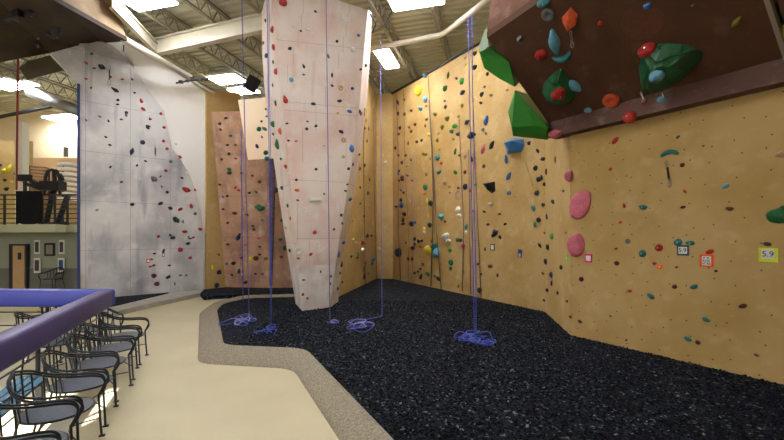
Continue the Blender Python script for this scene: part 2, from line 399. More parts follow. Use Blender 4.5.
# ------------------------------------------------------------------ brown overhang on the right
d = V((.53, -.848, 0)); n = V((-.848, -.53, 0)); w0 = V((3.74, 8.4, 0))
def ov(s, t, z): p = w0+d*s+n*t; return V((p.x, p.y, z))
def ovpx(px, py, k=.8, zb=4.3):
    r = ray(px, py); Y = (zb+k*7.62-CAMZ)/(r.z+k*.7314*0+k*(-(n.x*r.x+n.y)))  # underside plane z = zb + k*t
    return V((0, 0, CAMZ))+r*Y
kk, zb = .8, 4.3
uA = ovpx(487, 38); uE = ovpx(535, 0)
def st(p): q = V((p.x, p.y, 0))-w0; return q.dot(d), q.dot(n)
sA, tA = st(uA); sE, tE = st(uE)
tE = tA + (tE-tA)
def edge_t(s): return tA+(tE-tA)*(s-sA)/(sE-sA)
und = lambda s, t: ov(s, t, zb+kk*t)
sB, tB = st(ovpx(556, 134)); sC, tC = st(ovpx(784, 57)); sD, tD = st(ovpx(765, 0))
tC = .25
S1 = sD+(sD-sC)/(tD-tC)*(2.2-tD)
T0 = .25
oh = empty('climbing_overhang', ov(1.5, 0, 4.3)); 
tag(oh, 'huge chocolate brown overhanging climbing block jutting from upper right wall', 'climbing overhang')
def ohpart(name, vs, fs, m, reg):
    o = facets(name, vs, fs, m, reg); o.parent = oh; o.matrix_parent_inverse = Matrix.Translation(-oh.location); return o
P_ = [und(sB, T0), und(sC, T0), und(S1, 2.2), und(sA, tA)]
top = [ov(sB, -.05, 9.3), ov(sC, -.05, 9.3), ov(S1, 2.1, 9.3), ov(sA+.25, tA-.15, 9.3)]
zl = zb-.12
lipb = [ov(sB, T0+.0, zl), ov(sC, T0, zl)]
wl = [ov(sB, -.05, zl), ov(sC, -.05, zl)]
ohpart('underside', P_+[p+V((0, 0, .12)) for p in P_], [(0, 1, 2, 3), (4, 5, 6, 7), (0, 1, 5, 4), (1, 2, 6, 5), (2, 3, 7, 6), (3, 0, 4, 7)], M['over'], 'overhang')
fv = [P_[3], P_[2], top[2], top[3], P_[0], top[0], P_[1], top[1]]
ohpart('front_face', [v+V((0, 0, .0)) for v in fv], [(0, 1, 2, 3), (4, 0, 3, 5), (1, 6, 7, 2), (5, 3, 2, 7)], M['overface'], 'overhang')
lp = [P_[0]+V((0, 0, .1)), P_[1]+V((0, 0, .1)), lipb[1], lipb[0], wl[0], wl[1], ov(sB, -.05, zb+.3), ov(sC, -.05, zb+.3)]
ohpart('lower_lip', lp, [(0, 1, 2, 3), (3, 2, 5, 4), (4, 5, 7, 6), (0, 3, 4, 6), (1, 7, 5, 2), (0, 6, 7, 1)], M['lip'], 'overhang')
# pale edge trim on the far right side, and the panel beyond it
bm = bmesh.new(); beam(bm, P_[1]+n*.0+d*.03, P_[2]+d*.03, .05, .14); o = link_mesh('edge_trim', bm, mat('grey edge strip', (150, 140, 128), .6)); o.parent = oh; o.matrix_parent_inverse = Matrix.Translation(-oh.location)
o['label'] = 'grey edge strip'
q0, q1 = P_[1]+d*.1, P_[2]+d*.1
vs = [q0, q0+d*.9+V((0, 0, -.1)), q1+d*1.4+V((0, 0, .3)), q1, q0+V((0, 0, 3)), q0+d*.9+V((0, 0, 3)), q1+d*1.4+V((0, 0, 3)), q1+V((0, 0, 3))]
ov2 = facets('wall_volume', vs, [(0, 1, 2, 3), (4, 5, 6, 7), (0, 1, 5, 4), (1, 2, 6, 5), (2, 3, 7, 6), (3, 0, 4, 7)], M['lip'], 'sidevol')
tag(ov2, 'grey brown climbing volume crowded with holds, beyond overhang at picture edge', 'climbing volume')

# green volumes on the overhang's left flank
M['greenvol'] = mat('bright green volume', (54, 150, 52), .5, var=.2, vscale=2, bump=.1)
M['palegreen'] = mat('pale green volume', (186, 214, 190), .5, var=.12, vscale=2)
def prism(name, px, Yf, back, m, reg=None):
    f = [at(x, y, Y) for (x, y), Y in zip(px, Yf)]; b_ = [p+V(back) for p in f]; k = len(f)
    fs = [tuple(range(k)), tuple(range(k, 2*k))]+[(i, (i+1) % k, k+(i+1) % k, k+i) for i in range(k)]
    return facets(name, f+b_, fs, m, reg)
o = prism('green_volume', [(488, 47), (479, 51), (484, 68), (500, 79), (515, 87), (509, 62)], [7.75, 8.2, 8.3, 8.35, 8.2, 7.8], (.3, .4, .35), M['greenvol'], 'greenvol')
tag(o, 'bright green faceted volume on upper left flank of brown overhang', 'climbing volume', 'green volumes beside the overhang')
o = prism('green_volume', [(486, 27), (478, 48), (480, 52), (489, 47)], [7.7, 8.1, 8.1, 7.75], (.3, .4, .3), M['palegreen'])
tag(o, 'pale green wedge volume at topmost left corner of brown overhang', 'climbing volume', 'green volumes beside the overhang')
# larger lower one: front face, bottom face
gv = [at(515, 90, 8.15), at(508, 112, 8.7), at(512, 127, 8.6), at(536, 126, 8.35), at(546, 134, 8.45), at(548, 128, 8.3), at(513, 136, 8.9), at(548, 140, 8.7)]
gvh = hull('green_volume', gv+[at(530, 95, 9.2), at(556, 125, 9.2)], M['greenvol'])
SURF.append(('greenvol', [gv[0], gv[1], gv[2], gv[3]]))
tag(gvh, 'largest bright green faceted volume under the left edge of brown overhang', 'climbing volume', 'green volumes beside the overhang')

# ------------------------------------------------------------------ dark roof wall, upper left
rv = empty('roof_wall', (-9, 11, 8)); tag(rv, 'dark brown climbing roof jutting out above the pale grey wall', 'climbing overhang')
def rvpart(name, vs, fs, m, reg):
    o = facets(name, vs, fs, m, reg); o.parent = rv; o.matrix_parent_inverse = Matrix.Translation(-rv.location); return o
tip = at(127, 41, 12.2); pa = at(104, 43, 13.3); pb = at(50, 53, 13.2); pc = at(-30, 68, 13.2); pd = at(-40, -40, 8.6); pe = at(20, -22, 8.9); pf = at(55, 1, 9.8)
R1 = [tip, pa, pb, pc, pd, pe, pf]
up = [p+V((0, .0, .12)) for p in R1]
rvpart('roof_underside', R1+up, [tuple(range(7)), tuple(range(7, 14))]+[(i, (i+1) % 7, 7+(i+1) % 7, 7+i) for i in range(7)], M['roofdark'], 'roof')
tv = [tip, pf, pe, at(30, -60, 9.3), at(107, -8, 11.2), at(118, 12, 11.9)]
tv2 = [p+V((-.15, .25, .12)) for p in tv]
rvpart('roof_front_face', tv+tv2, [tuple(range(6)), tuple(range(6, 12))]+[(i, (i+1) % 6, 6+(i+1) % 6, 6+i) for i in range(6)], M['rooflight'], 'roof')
bxp = [at(19, 68, 12.9), at(52, 59, 13.4), at(65, 70, 12.9), at(27, 80, 12.4)]
o = facets('soffit_box', bxp+[p+V((0, .3, .35)) for p in bxp], [(0, 1, 2, 3), (4, 5, 6, 7), (0, 1, 5, 4), (1, 2, 6, 5), (2, 3, 7, 6), (3, 0, 4, 7)], mat('tan soffit', (104, 92, 66), .7), None)
tag(o, 'tan box soffit tucked beneath the dark climbing roof', 'soffit')

# ------------------------------------------------------------------ ceiling
bm = bmesh.new()
org = V((-6, 15, CEIL)); nx = 150; wd = .3
for i in range(-nx, nx):      # corrugated deck: ribs across
    c0 = org+U*(i*wd)
    if c0.y < -12 or c0.y > 44: continue
    L_ = 36
    p = [c0-W_*L_, c0+W_*L_]; q = [(0, 0), (.13, 0), (.16, .07), (.27, .07), (.30, 0)]
    prev = None
    for u, z in q:
        v2 = [bm.verts.new(a+U*u+V((0, 0, z))) for a in p]
        if prev: bm.faces.new((prev[0], prev[1], v2[1], v2[0]))
        prev = v2
bmesh.ops.bisect_plane(bm, geom=bm.verts[:]+bm.edges[:]+bm.faces[:], plane_co=(0, -4.15, 0), plane_no=(0, -1, 0), clear_outer=True)
deck = link_mesh('ceiling', bm, M['deck']); tag(deck, kind='structure')
tn = 4
def joist(a, b, hgt=.5, step=.55):
    """open web bar joist, bottom chord at a.z"""
    global tn
    bm = bmesh.new(); a, b = V(a), V(b); Z = V((0, 0, hgt))
    beam(bm, a, b, .1, .05); beam(bm, a+Z, b+Z, .12, .06)
    n_ = int((b-a).length/step); dd = (b-a)/n_
    for i in range(n_):
        p = a+dd*i; q = a+dd*(i+.5); r_ = a+dd*(i+1)
        beam(bm, p, q+Z, .03, .03); beam(bm, q+Z, r_, .03, .03)
    o = link_mesh('trim_%d' % tn, bm, M['joist']); tag(o, kind='structure'); tn += 1
for i in range(-8, 9):
    c0 = V((-5, 16, CEIL-.56))+W_*(i*1.75)
    joist(c0-U*12, c0+U*14)
def girder(a, b, dep, wdt, m):
    global tn
    bm = bmesh.new(); a, b = V(a), V(b)
    beam(bm, a, b, wdt, .05); beam(bm, a+V((0, 0, dep)), b+V((0, 0, dep)), wdt, .05); beam(bm, a+V((0, 0, dep/2)), b+V((0, 0, dep/2)), .03, dep)
    o = link_mesh('trim_%d' % tn, bm, m); tag(o, kind='structure'); tn += 1
ga = at(157, 54, 13.9); gb = at(262, 31, 12.6); gd = (gb-ga)/(gb-ga).length
girder(ga, gb+(gb-ga)*.35, .5, .22, M['girder'])
girder(V((ga.x, ga.y, ga.z)), at(112, 8, 11.3), .35, .14, M['girder'])
girder(at(120, 100, 24), at(420, 62, 20), .5, .3, M['girder'])
# pipes
def pipe(name, pts, r, m, label, cat='pipe', group=None):
    bm = bmesh.new(); tube(bm, pts, r, 10); o = link_mesh(name, bm, m, smooth=True); tag(o, label, cat, group); return o
bm = bmesh.new()
pipe('ceiling_pipe', [at(346, 54, 14.2), at(440, 35, 13.6), at(446, 32, 13.4), at(497, -8, 11.0)], .085, M['pipe'], 'thick cream pipe bending along the ceiling above tall yellow wall', group='ceiling pipes')
pipe('ceiling_pipe', [at(60, -8, 11.2), at(127, 41, 12.4), at(190, 77, 14.6)], .11, M['pipe'], 'cream pipe running down along top of white wall', group='ceiling pipes')
pipe('ceiling_pipe', [at(190, 79, 14.6), at(238, 108, 17)], .05, M['pipe'], 'thinner cream pipe continuing behind the leaning brown wall', group='ceiling pipes')
pipe('ceiling_pipe', [at(-10, 88, 21), at(62, 112, 24)], .07, M['pipe'], 'slim cream pipe under the ceiling far left', group='ceiling pipes')
pipe('sprinkler_pipe', [at(-10, 119, 20), at(62, 104, 20)], .09, M['black'], 'black pipe crossing beneath the far left ceiling', group='ceiling pipes')
pipe('sprinkler_pipe', [at(375, 8, 15.5), at(362, 40, 15.5), at(420, 26, 15)], .035, mat('red brown pipe', (130, 84, 66), .5), 'thin red brown sprinkler pipe behind the ceiling lights', group='ceiling pipes')
pipe('air_duct', [at(30, 92, 18.5), at(62, 105, 18.5), at(84, 113, 18.5)], .26, M['duct'], 'round silver air duct beside the pale grey wall', 'duct')
pipe('roof_cable', [at(370, 14, 11.8), at(376, 24, 12.2), at(372, 33, 12.4), at(384, 26, 12.8), at(394, 8, 12.4)], .02, M['black'], 'black cable looped beside the top of the pink tower', 'cable')
# anchor cluster where the thin pipe meets the wall (black clamps)
bm = bmesh.new()
for x, y, s in ((181, 82, .13), (187, 81, .1), (193, 79, .14), (200, 80, .1), (206, 79, .12)): p = at(x, y, 14.4); box(bm, p, (s, s*.8, s*.7))
tube(bm, [at(176, 83, 14.4), at(213, 77, 14.4)], .03)
tag(link_mesh('rigging_bar', bm, M['black']), 'black rigging clamps on a bar at top edge of white wall', 'rigging')
# projector-like speaker box near the ceiling lights
bm = bmesh.new(); p = at(252, 84, 17); box(bm, p, (.45, .3, .6), Matrix.Rotation(.5, 3, 'Y')); o = link_mesh('ceiling_speaker', bm, M['black']); tag(o, 'black box speaker hung beside the twin ceiling lights', 'speaker')

# ceiling lights
def light_fixture(loc, ln, wd_, along_u, label, drop=.35):
    t = empty('ceiling_light', loc, math.atan2(-.27, 1) + (PI/2 if along_u else 0))
    tag(t, label, 'ceiling light', 'lit ceiling fixtures')
    bm = bmesh.new(); box(bm, (0, 0, .09), (ln, wd_, .1)); box(bm, (ln*.35, 0, .16), (.05, wd_*.6, .06)); box(bm, (-ln*.35, 0, .16), (.05, wd_*.6, .06)); link_mesh('housing', bm, M['fixture'], t)
    for k in (-1, 1):
        bm = bmesh.new()
        a = [bm.verts.new((sx*ln*.48, k*wd_*.25+sy*wd_*.21, zz)) for zz in (0, .035) for sx, sy in ((-1, -1), (1, -1), (1, 1), (-1, 1))]
        for f in ((0, 1, 2, 3), (4, 5, 6, 7), (0, 1, 5, 4), (1, 2, 6, 5), (2, 3, 7, 6), (3, 0, 4, 7)): bm.faces.new([a[i] for i in f])
        link_mesh('diffuser', bm, M['lamp'], t)
    for sx in (-1, 1):
        bm = bmesh.new(); tube(bm, [(sx*ln*.4, 0, .14), (sx*ln*.4, 0, .14+drop)], .008, 4); link_mesh('hanger', bm, M['steel'], t)
LZ = 8.95
def lamp_at(px, py, *a, z=LZ): Y = (z-CAMZ)*F/(CY-py); light_fixture(at(px, py, Y), *a)
lamp_at(150, 3, 1.5, .62, False, 'bright ceiling light above the big cream girder, upper left')
lamp_at(416, 1, 1.6, .8, False, 'bright ceiling light just right of the pink tower top')
lamp_at(387, 60, 1.7, .62, True, 'lit ceiling light hung lengthwise near the tall yellow corner')
lamp_at(227, 80, 1.4, .95, False, 'nearer of two ceiling lights between white wall and tower')
lamp_at(244, 91.5, 1.35, .75, False, 'farther of two ceiling lights between white wall and tower')
lamp_at(63, 118, 2.2, .9, False, 'long ceiling light beside left edge of the grey wall')
lamp_at(8, 133, 2.4, .9, False, 'ceiling light farthest left over the balcony')
lamp_at(3, 83, 1.2, .6, False, 'ceiling light at picture edge below the dark roof')
lamp_at(10, 88, 1.0, .6, False, 'small ceiling light right of the one at picture edge')
lamp_at(26, 85, 1.0, .5, False, 'small ceiling light beside the tan soffit box')
# the same row goes on over the walkway and behind the camera (outside the picture)
for x, y in ((-2.6, 6.0), (2.3, 4.3), (-4.5, 0.5), (-8.5, 3.5)):
    light_fixture(V((x, y, LZ)), 1.5, .7, False, 'ceiling light over the walkway above the picture')

# ------------------------------------------------------------------ room shell outside the picture
wx = V((-4.9, -4.2, 3.2))
# rear wall with the window the sun comes through
tgt = V((-4.45, 4.7, -.12)); t_ = (tgt.y+4.0)/SUN_DIR.y; hit = tgt-SUN_DIR*t_
def add_rear_fill(x, z, w_, h_, e):
    l = bpy.data.lights.new('added_rear_fill', 'AREA'); l.shape = 'RECTANGLE'; l.size = w_; l.size_y = h_; l.energy = e; l.color = (.95, .97, 1)
    ob = bpy.data.objects.new('added_rear_fill', l); C.objects.link(ob); ob.location = (x, -3.9, z); ob.rotation_euler = (PI/2+.12, 0, 0)
    ob.rotation_euler = V((0, 1, .08)).to_track_quat('-Z', 'Y').to_euler()
add_rear_fill(-12.5, 4.6, 6, 5, 450)  # added fill lamp with no window behind it, brightens walls from the front
def rearwall():
    bm = bmesh.new(); hw, hh = .85, .75
    x0, x1, z0, z1 = -26, 12, -.1, 14; a, b = hit.x-hw, hit.x+hw; c, e = hit.z-hh, hit.z+hh
    for (X0, X1, Z0, Z1) in ((x0, a, z0, z1), (b, x1, z0, z1), (a, b, z0, c), (a, b, e, z1)): box(bm, ((X0+X1)/2, -4.1, (Z0+Z1)/2), (X1-X0, .2, Z1-Z0))
    tag(link_mesh('wall_rear', bm, M['farcream']), kind='structure')
rearwall()
bm = bmesh.new(); box(bm, (-25.5, 10, 5), (.2, 28.4, 10.4)); tag(link_mesh('wall_outer_left', bm, M['farcream']), kind='structure')
bm = bmesh.new(); box(bm, (8.6, -1.4, 5), (.2, 5.6, 10.4)); tag(link_mesh('wall_outer_right', bm, M['farcream']), kind='structure')
bm = bmesh.new(); box(bm, (3, 24.5, 5), (18, .2, 10.4)); tag(link_mesh('wall_outer_back', bm, M['farcream']), kind='structure')

# ------------------------------------------------------------------ far balcony and room, left
YB = 14.2
bm = bmesh.new(); box(bm, (-15.5, 24.5, 3.5), (19, .2, 13)); tag(link_mesh('wall_far', bm, M['farcream']), kind='structure')
bm = bmesh.new()
for i in range(2): pass
fl = [at(7, 231, 14.0), at(56, 231, 13.6), at(66, 231, 14.6), at(100, 231, 14.8)]
vs = [(-22, 14.6), (fl[0].x, 14.6), (fl[0].x, fl[0].y), (fl[1].x, fl[1].y), (fl[2].x, fl[2].y), (-10.4, 14.9), (-10.4, 24.3), (-22, 24.3)]
t = [bm.verts.new((x, y, 2.47)) for x, y in vs]; b_ = [bm.verts.new((x, y, 2.20)) for x, y in vs]
bm.faces.new(t); bm.faces.new(b_[::-1])
for i in range(8): j = (i+1) % 8; bm.faces.new((t[i], t[j], b_[j], b_[i]))
tag(link_mesh('floor_balcony', bm, mat('sage fascia', (176, 178, 148), .7)), kind='structure')
# lower wall beneath the balcony
bm = bmesh.new(); box(bm, (-16.4, 16.6, 1.04), (12.4, .15, 2.32)); tag(link_mesh('wall_lower', bm, M['sage']), kind='structure')
bm = bmesh.new(); box(bm, (-16.2, 16.49, .3), (12, .05, .86)); tag(link_mesh('wall_wainscot', bm, M['sagedark']), kind='structure')
bm = bmesh.new(); box(bm, (-11.3+2.2-4.0+.6, 15.8, 1.04), (.1, 1.4, 2.3)); 
bm.free()
# door
YD = 16.42
dr = empty('door_1', at(22, 245, YD)); dr.location.z = -.12; tag(dr, kind='structure')
x0, x1 = at(10, 0, YD).x, at(28.5, 0, YD).x; xm = at(14.5, 0, YD).x; zt = at(0, 244, YD).z
bm = bmesh.new(); box(bm, (0, 0, (zt+.12)/2), (x1-x0, .1, zt+.12)); link_mesh('door_frame', bm, M['trim'], dr)
dr.location.x = (x0+x1)/2
bm = bmesh.new(); box(bm, ((xm+x1)/2-dr.location.x-.03, -.07, (zt+.06)/2), (x1-xm-.1, .06, zt+.04)); leaf = link_mesh('door_leaf', bm, M['wood'], dr)
bm = bmesh.new(); p = at(22, 256, YD); box(bm, (p.x-dr.location.x, -.11, p.z+.12), (.13, .02, .28)); link_mesh('door_window', bm, mat('dark glass', (50, 54, 66), .15), leaf)
# notices, picture frame
def flat(name, px0, py0, px1, py1, Y, m, label, cat, group=None, inner=None):
    a, b = at(px0, py0, Y), at(px1, py1, Y); c = (a+b)/2; e = empty(name, c); tag(e, label, cat, group)
    bm = bmesh.new(); box(bm, (0, 0, 0), (abs(b.x-a.x), .03, abs(b.z-a.z))); link_mesh('frame' if name == 'picture_frame' else 'sheet', bm, m, e)
    if inner:
        bm = bmesh.new(); box(bm, (0, -.02, 0), (abs(b.x-a.x)*.62, .02, abs(b.z-a.z)*.72)); link_mesh('print', bm, inner, e)
YN = 16.45; YU = 16.51
flat('notice', 34.5, 240, 40, 254, YU, M['paper'], 'tall white notice above another, left of the framed picture', 'notice', 'notices on the far wall', M['print'])
flat('notice', 34, 258, 40.5, 273, YN, M['paper'], 'white notice below the left of the two upper notices', 'notice', 'notices on the far wall', M['print'])
flat('notice', 59, 240, 64.5, 254, YU, M['paper'], 'tall white notice right of the framed picture, upper one', 'notice', 'notices on the far wall', M['print'])
flat('notice', 58, 258, 64.5, 272, YN, M['paper'], 'white notice right of the chair under the framed picture', 'notice', 'notices on the far wall', mat('blue print', (60, 96, 150), .6))
flat('picture_frame', 44.5, 243, 55, 256, YU, M['black'], 'square black framed picture among white notices below the balcony', 'picture', None, mat('picture sheet', (150, 140, 136), .7))

# balcony railing
rl = empty('balcony_railing', (-12.4, YB, 2.47)); tag(rl, 'black metal balcony railing with horizontal bars', 'railing')
YR = 14.05
x0, x1 = at(-8, 0, YR).x, at(80, 0, YR).x
for k in range(7):
    z = 2.52+k*.165; bm = bmesh.new(); tube(bm, [(x0+12.4, YR-YB, z-2.47), (x1+12.4, YR-YB, z-2.47)], .03 if k == 6 else .018, 6); link_mesh('rail_bar', bm, M['black'], rl)
for k in range(8):
    x = x0+(x1-x0)*k/7; bm = bmesh.new(); box(bm, (x+12.4, YR-YB, .52), (.05, .05, 1.05)); link_mesh('post', bm, M['black'], rl)
# black banner on railing
bm = bmesh.new()
a, b = at(16, 191, 13.98), at(43, 222, 13.98); c = at(29, 190, 13.98)
N_ = 16; g = [[None]*(N_+1) for _ in range(N_+1)]
for i in range(N_+1):
    for j in range(N_+1):
        u, v = i/N_, j/N_; x = a.x+(b.x-a.x)*(u*.98); z = a.z+(b.z-a.z)*v - .10*math.sin(u*PI)*(v)
        g[i][j] = bm.verts.new((x, 13.96+.02*math.sin(u*9+v*3), z))
for i in range(N_):
    for j in range(N_): bm.faces.new((g[i][j], g[i+1][j], g[i+1][j+1], g[i][j+1]))
bmesh.ops.solidify(bm, geom=bm.faces[:], thickness=.012)
tag(link_mesh('banner', bm, mat('black cloth', (18, 16, 18), .8, var=.3)), 'black cloth banner hung over the balcony railing', 'banner')
# things behind the railing
bm = bmesh.new(); a = at(22, 150, 16.5); box(bm, (a.x, 16.5, 4.6), (.3, .3, 5.2-.94)); tag(link_mesh('trim_40', bm, M['pipe']), kind='structure')
bm = bmesh.new(); box(bm, (at(50, 0, 20).x, 20.3, 4.25), (4.2, .2, 3.5)); box(bm, (at(50, 0, 20).x, 20.3, 3.4), (4.3, .3, 1.9)); 
tag(link_mesh('wall_balcony', bm, M['fartan']), kind='structure')
bm = bmesh.new(); box(bm, (at(-2, 0, 19).x-1.2, 19.2, 4.5), (5.2, .2, 4.2)); tag(link_mesh('wall_balcony_climbing', bm, M['yellow']), kind='structure'); 
SURF.append(('far', [V((at(-2, 0, 19).x-3.8, 19.1, 2.4)), V((at(-2, 0, 19).x+1.4, 19.1, 2.4)), V((at(-2, 0, 19).x+1.4, 19.1, 6.6)), V((at(-2, 0, 19).x-3.8, 19.1, 6.6))]))
bm = bmesh.new(); tube(bm, [at(18, 58, 16), at(16.5, 190, 16)], .035); tag(link_mesh('hanging_rope', bm, mat('red rope', (130, 40, 34), .8)), 'red brown rope hanging at the far climbing wall above balcony', 'rope')
# white light shelf / louvre racks
for gx, n_, px0, px1, py0, dy, m_, lb in ((0, 10, 26, 46, 166, 3.2, mat('brown slats', (150, 108, 84), .6), 'rack of thin brown slats standing on the balcony'), (1, 8, 60, 78, 164, 5.0, M['paper'], 'stack of pale curved mats beside grey wall edge on balcony')):
    e = empty('slat_rack' if gx == 0 else 'mat_stack', at((px0+px1)/2, py0+dy*n_, 18.5)); tag(e, lb, 'rack' if gx == 0 else 'mats')
    for k in range(n_):
        bm = bmesh.new(); a = at(px0, py0+dy*k, 18.5)-e.location; b = at(px1, py0+dy*k+(.8 if gx else 2), 18.5)-e.location
        mid = (a+b)/2+V((0, 0, .04*gx))
        if k == 0:
            for q_ in (a, b):
                b2 = bmesh.new(); beam(b2, q_+V((0, .17, 0)), V((q_.x, .17, 2.47-e.location.z)), .05, .05); link_mesh('post', b2, M['black'], e)

        beam(bm, a, mid, .3, .07+gx*.05); beam(bm, mid, b, .3, .07+gx*.05); link_mesh('slat' if gx == 0 else 'mat', bm, m_, e)
# elliptical trainer on the balcony
et = empty('exercise_machine', at(50, 224, 15.6)); tag(et, 'black exercise machine with hooped handles behind the balcony railing', 'exercise machine')
def etp(name, pts, r, m=M['black']):
    bm = bmesh.new(); tube(bm, [at(x, y, 15.6)-et.location for x, y in pts], r, 8); link_mesh(name, bm, m, et, True)
etp('handle', spline([(44, 190), (46, 172), (52, 169), (58, 171), (60, 188)], 5) if False else [(44, 195), (45.5, 177), (48, 171), (52, 169.5), (57, 171), (59.5, 178), (60, 195)], .06)
etp('handle', [(54, 171), (55, 184)], .07); etp('handle', [(60, 174), (63, 180)], .06)
bm = bmesh.new(); p = at(53, 186, 15.6)-et.location; box(bm, p, (.75, .4, .35)); link_mesh('console', bm, M['black'], et)
etp('frame', [(54, 190), (46, 223)], .1); etp('frame', [(68, 195), (58, 223)], .1, M['trim']); etp('frame', [(40, 223.6), (68, 223.6)], .075); etp('arm', [(26, 184), (44, 190)], .07); etp('arm', [(30, 180), (40, 186)], .1)
bm = bmesh.new(); p = at(25, 178, 15.3); tube(bm, [V((p.x, p.y, 2.47)), p+V((0, 0, .1))], .06); box(bm, p, (.4, .2, .25)); tag(link_mesh('monitor_stand', bm, M['black']), 'black post with small box beside balcony banner', 'stand')
# hanging lamp on balcony
bm = bmesh.new(); p = at(66, 152, 17); box(bm, p, (.12, .12, .4)); tag(link_mesh('wall_speaker', bm, M['duct']), 'small grey wall speaker high above the balcony mats', 'speaker')

# ------------------------------------------------------------------ padded rail and posts
RH = .93
c = onz(109, 291, RH+.1); n1 = onz(-30, 356, RH+.1)
pr = empty('padded_rail', (c.x, c.y, WZ)); tag(pr, 'purple blue padded rail turning a corner above the metal chairs', 'railing')
def padbeam(name, a, b, wd_, ht, m):
    bm = bmesh.new(); beam(bm, V(a)-pr.location, V(b)-pr.location, wd_, ht)
    bmesh.ops.bevel(bm, geom=bm.edges[:], offset=.05, segments=3, affect='EDGES', profile=.5)
    return link_mesh(name, bm, m, pr, True)
dn = (n1-c).normalized()
padbeam('near_pad', c+V((-.12, .06, -.15)), c+dn*8.5+V((-.12, 0, -.15)), .26, .32, M['railpad'])
padbeam('far_pad', c+V((-.05, .12, -.15)), c+V((-9, .25, -.15)), .3, .32, M['railblue'])['label'] = 'blue padded rail length'
for k in range(6):
    q = c+dn*(.2+k*1.3)+V((-.12, 0, 0)); bm = bmesh.new(); tube(bm, [(q.x-c.x, q.y-c.y, 0), (q.x-c.x, q.y-c.y, RH-.05)], .025, 8); link_mesh('post', bm, M['iron'], pr)
for k in range(1, 6):
    bm = bmesh.new(); tube(bm, [(-k*1.3, .15, 0), (-k*1.3, .15, RH-.05)], .025, 8); link_mesh('post', bm, M['iron'], pr)
for k in range(3):
    z = .2+k*.26; bm = bmesh.new(); tube(bm, [(-8, .2, z), (-.12, .12, z), (dn.x*7-.12, dn.y*7, z)], .012, 6); link_mesh('rail_bar', bm, M['iron'], pr)

# ------------------------------------------------------------------ wrought iron chairs
def make_chair():
    t = empty('patio_chair', (0, 0, 0))
    # local: faces +x
    R = .27
    bm = bmesh.new()
    bmesh.ops.create_cone(bm, cap_ends=True, segments=28, radius1=R*.97, radius2=R, depth=.018, matrix=Matrix.Translation((0, 0, .43)))
    link_mesh('seat', bm, M['mesh'], t)
    bm = bmesh.new(); tube(bm, [(R*math.cos(a), R*math.sin(a), .43) for a in [2*PI*k/28 for k in range(28)]], .011, 6, True); link_mesh('seat_rim', bm, M['iron'], t, True)
    # double arm hoops: front foot of arm, up, back round the sitter
    for s_ in (-1, 1):
        for dz, dr in ((0, 0), (-.028, .02)):
            pts = [(.24+dr*.3, s_*.25, .44), (.285+dr*.3, s_*.27, .55+dz), (.26, s_*(.285+dr*.3), .635+dz), (.16, s_*(.30+dr*.3), .66+dz), (.0, s_*(.305+dr*.3), .665+dz), (-.16, s_*(.27+dr*.2), .70+dz), (-.27, s_*.17, .78+dz), (-.315, s_*.0, .83+dz)]
            bm = bmesh.new(); tube(bm, spline(pts, 5), .0115, 6); link_mesh('arm', bm, M['iron'], t, True)
    bm = bmesh.new()
    for k in range(9):
        a = PI+(k-4)*.30; x, y = R*math.cos(a), R*math.sin(a); h = .83-.045*abs(k-4)**1.35*.6
        tube(bm, spline([(x, y, .43), (x*1.08, y*1.06, .56), (x*1.15, y*1.08, h)], 4), .0085, 5)
    tube(bm, spline([(-.2, s, .60-.0*abs(s)) if False else (-.305*math.cos(s*3.1), s*1.05, .60) for s in (-.26, -.18, -.09, 0, .09, .18, .26)], 3), .007, 5)
    link_mesh('backrest', bm, M['iron'], t, True)
    for s_ in (-1, 1):
        bm = bmesh.new(); tube(bm, spline([(.24, s_*.25, .45), (.25, s_*.255, .22), (.262, s_*.265, .02)], 4), .0115, 6); box(bm, (.265, s_*.265, .008), (.05, .035, .016)); link_mesh('leg', bm, M['iron'], t, True)
        bm = bmesh.new(); tube(bm, spline([(-.2, s_*.17, .43), (-.24, s_*.2, .22), (-.30, s_*.22, .02)], 4), .0115, 6); box(bm, (-.3, s_*.22, .008), (.05, .035, .016)); link_mesh('leg', bm, M['iron'], t, True)
    bm = bmesh.new(); tube(bm, spline([(.25, -.255, .2), (.1, 0, .24), (.25, .255, .2)], 6), .007, 5); link_mesh('stretcher', bm, M['iron'], t, True)
    return t
chair = make_chair()
R0 = V((-3.06, 3.30, 0)); R1_ = V((-4.69, 7.0, 0))
names = ['sunlit dark metal armchair nearest the camera, bottom left corner', 'second dark metal armchair from the camera, seat half in sun', 'third dark metal armchair from the camera, against the padded rail',
         'fourth dark metal armchair from the camera along padded rail', 'second farthest dark metal armchair along the beige walkway', 'farthest dark metal armchair on walkway below the rail corner']
rz = math.atan2(.37, .93)
cnt = 0
for i in range(6):
    o = chair if cnt == 0 else copy_tree(chair); cnt += 1; o.scale = (1.12, 1.12, 1.05)
    p = R0.lerp(R1_, i/5); o.location = (p.x, p.y, WZ); o.rotation_euler = (0, 0, rz+[.1, -.05, .06, -.08, .1, .0][i])
    tag(o, names[i], 'chair', 'metal armchairs on the walkway')
inner_ch = [((-5.6, 7.6), -.6, 'metal armchair just behind the corner of the padded rail'), ((-5.55, 6.6), 2.9, 'metal armchair back to back with the second farthest walkway chair'), ((-9.3, 7.3), -1.2, 'metal armchair under blue rail nearest picture edge'), ((-5.35, 4.9), 2.7, 'metal armchair behind near rail, closest to the camera'), ((-7.1, 8.6), 1.7, 'metal armchair beyond the blue rail'), ((-6.45, 7.35), 1.2, 'metal armchair behind purple rail, closest to its corner'), ((-7.7, 7.3), -1.9, 'metal armchair under the blue rail, right of round table'), ((-8.4, 6.2), .3, 'metal armchair at picture edge behind the rail'), ((-6.25, 5.75), 2.6, 'metal armchair between purple rail and round table')]
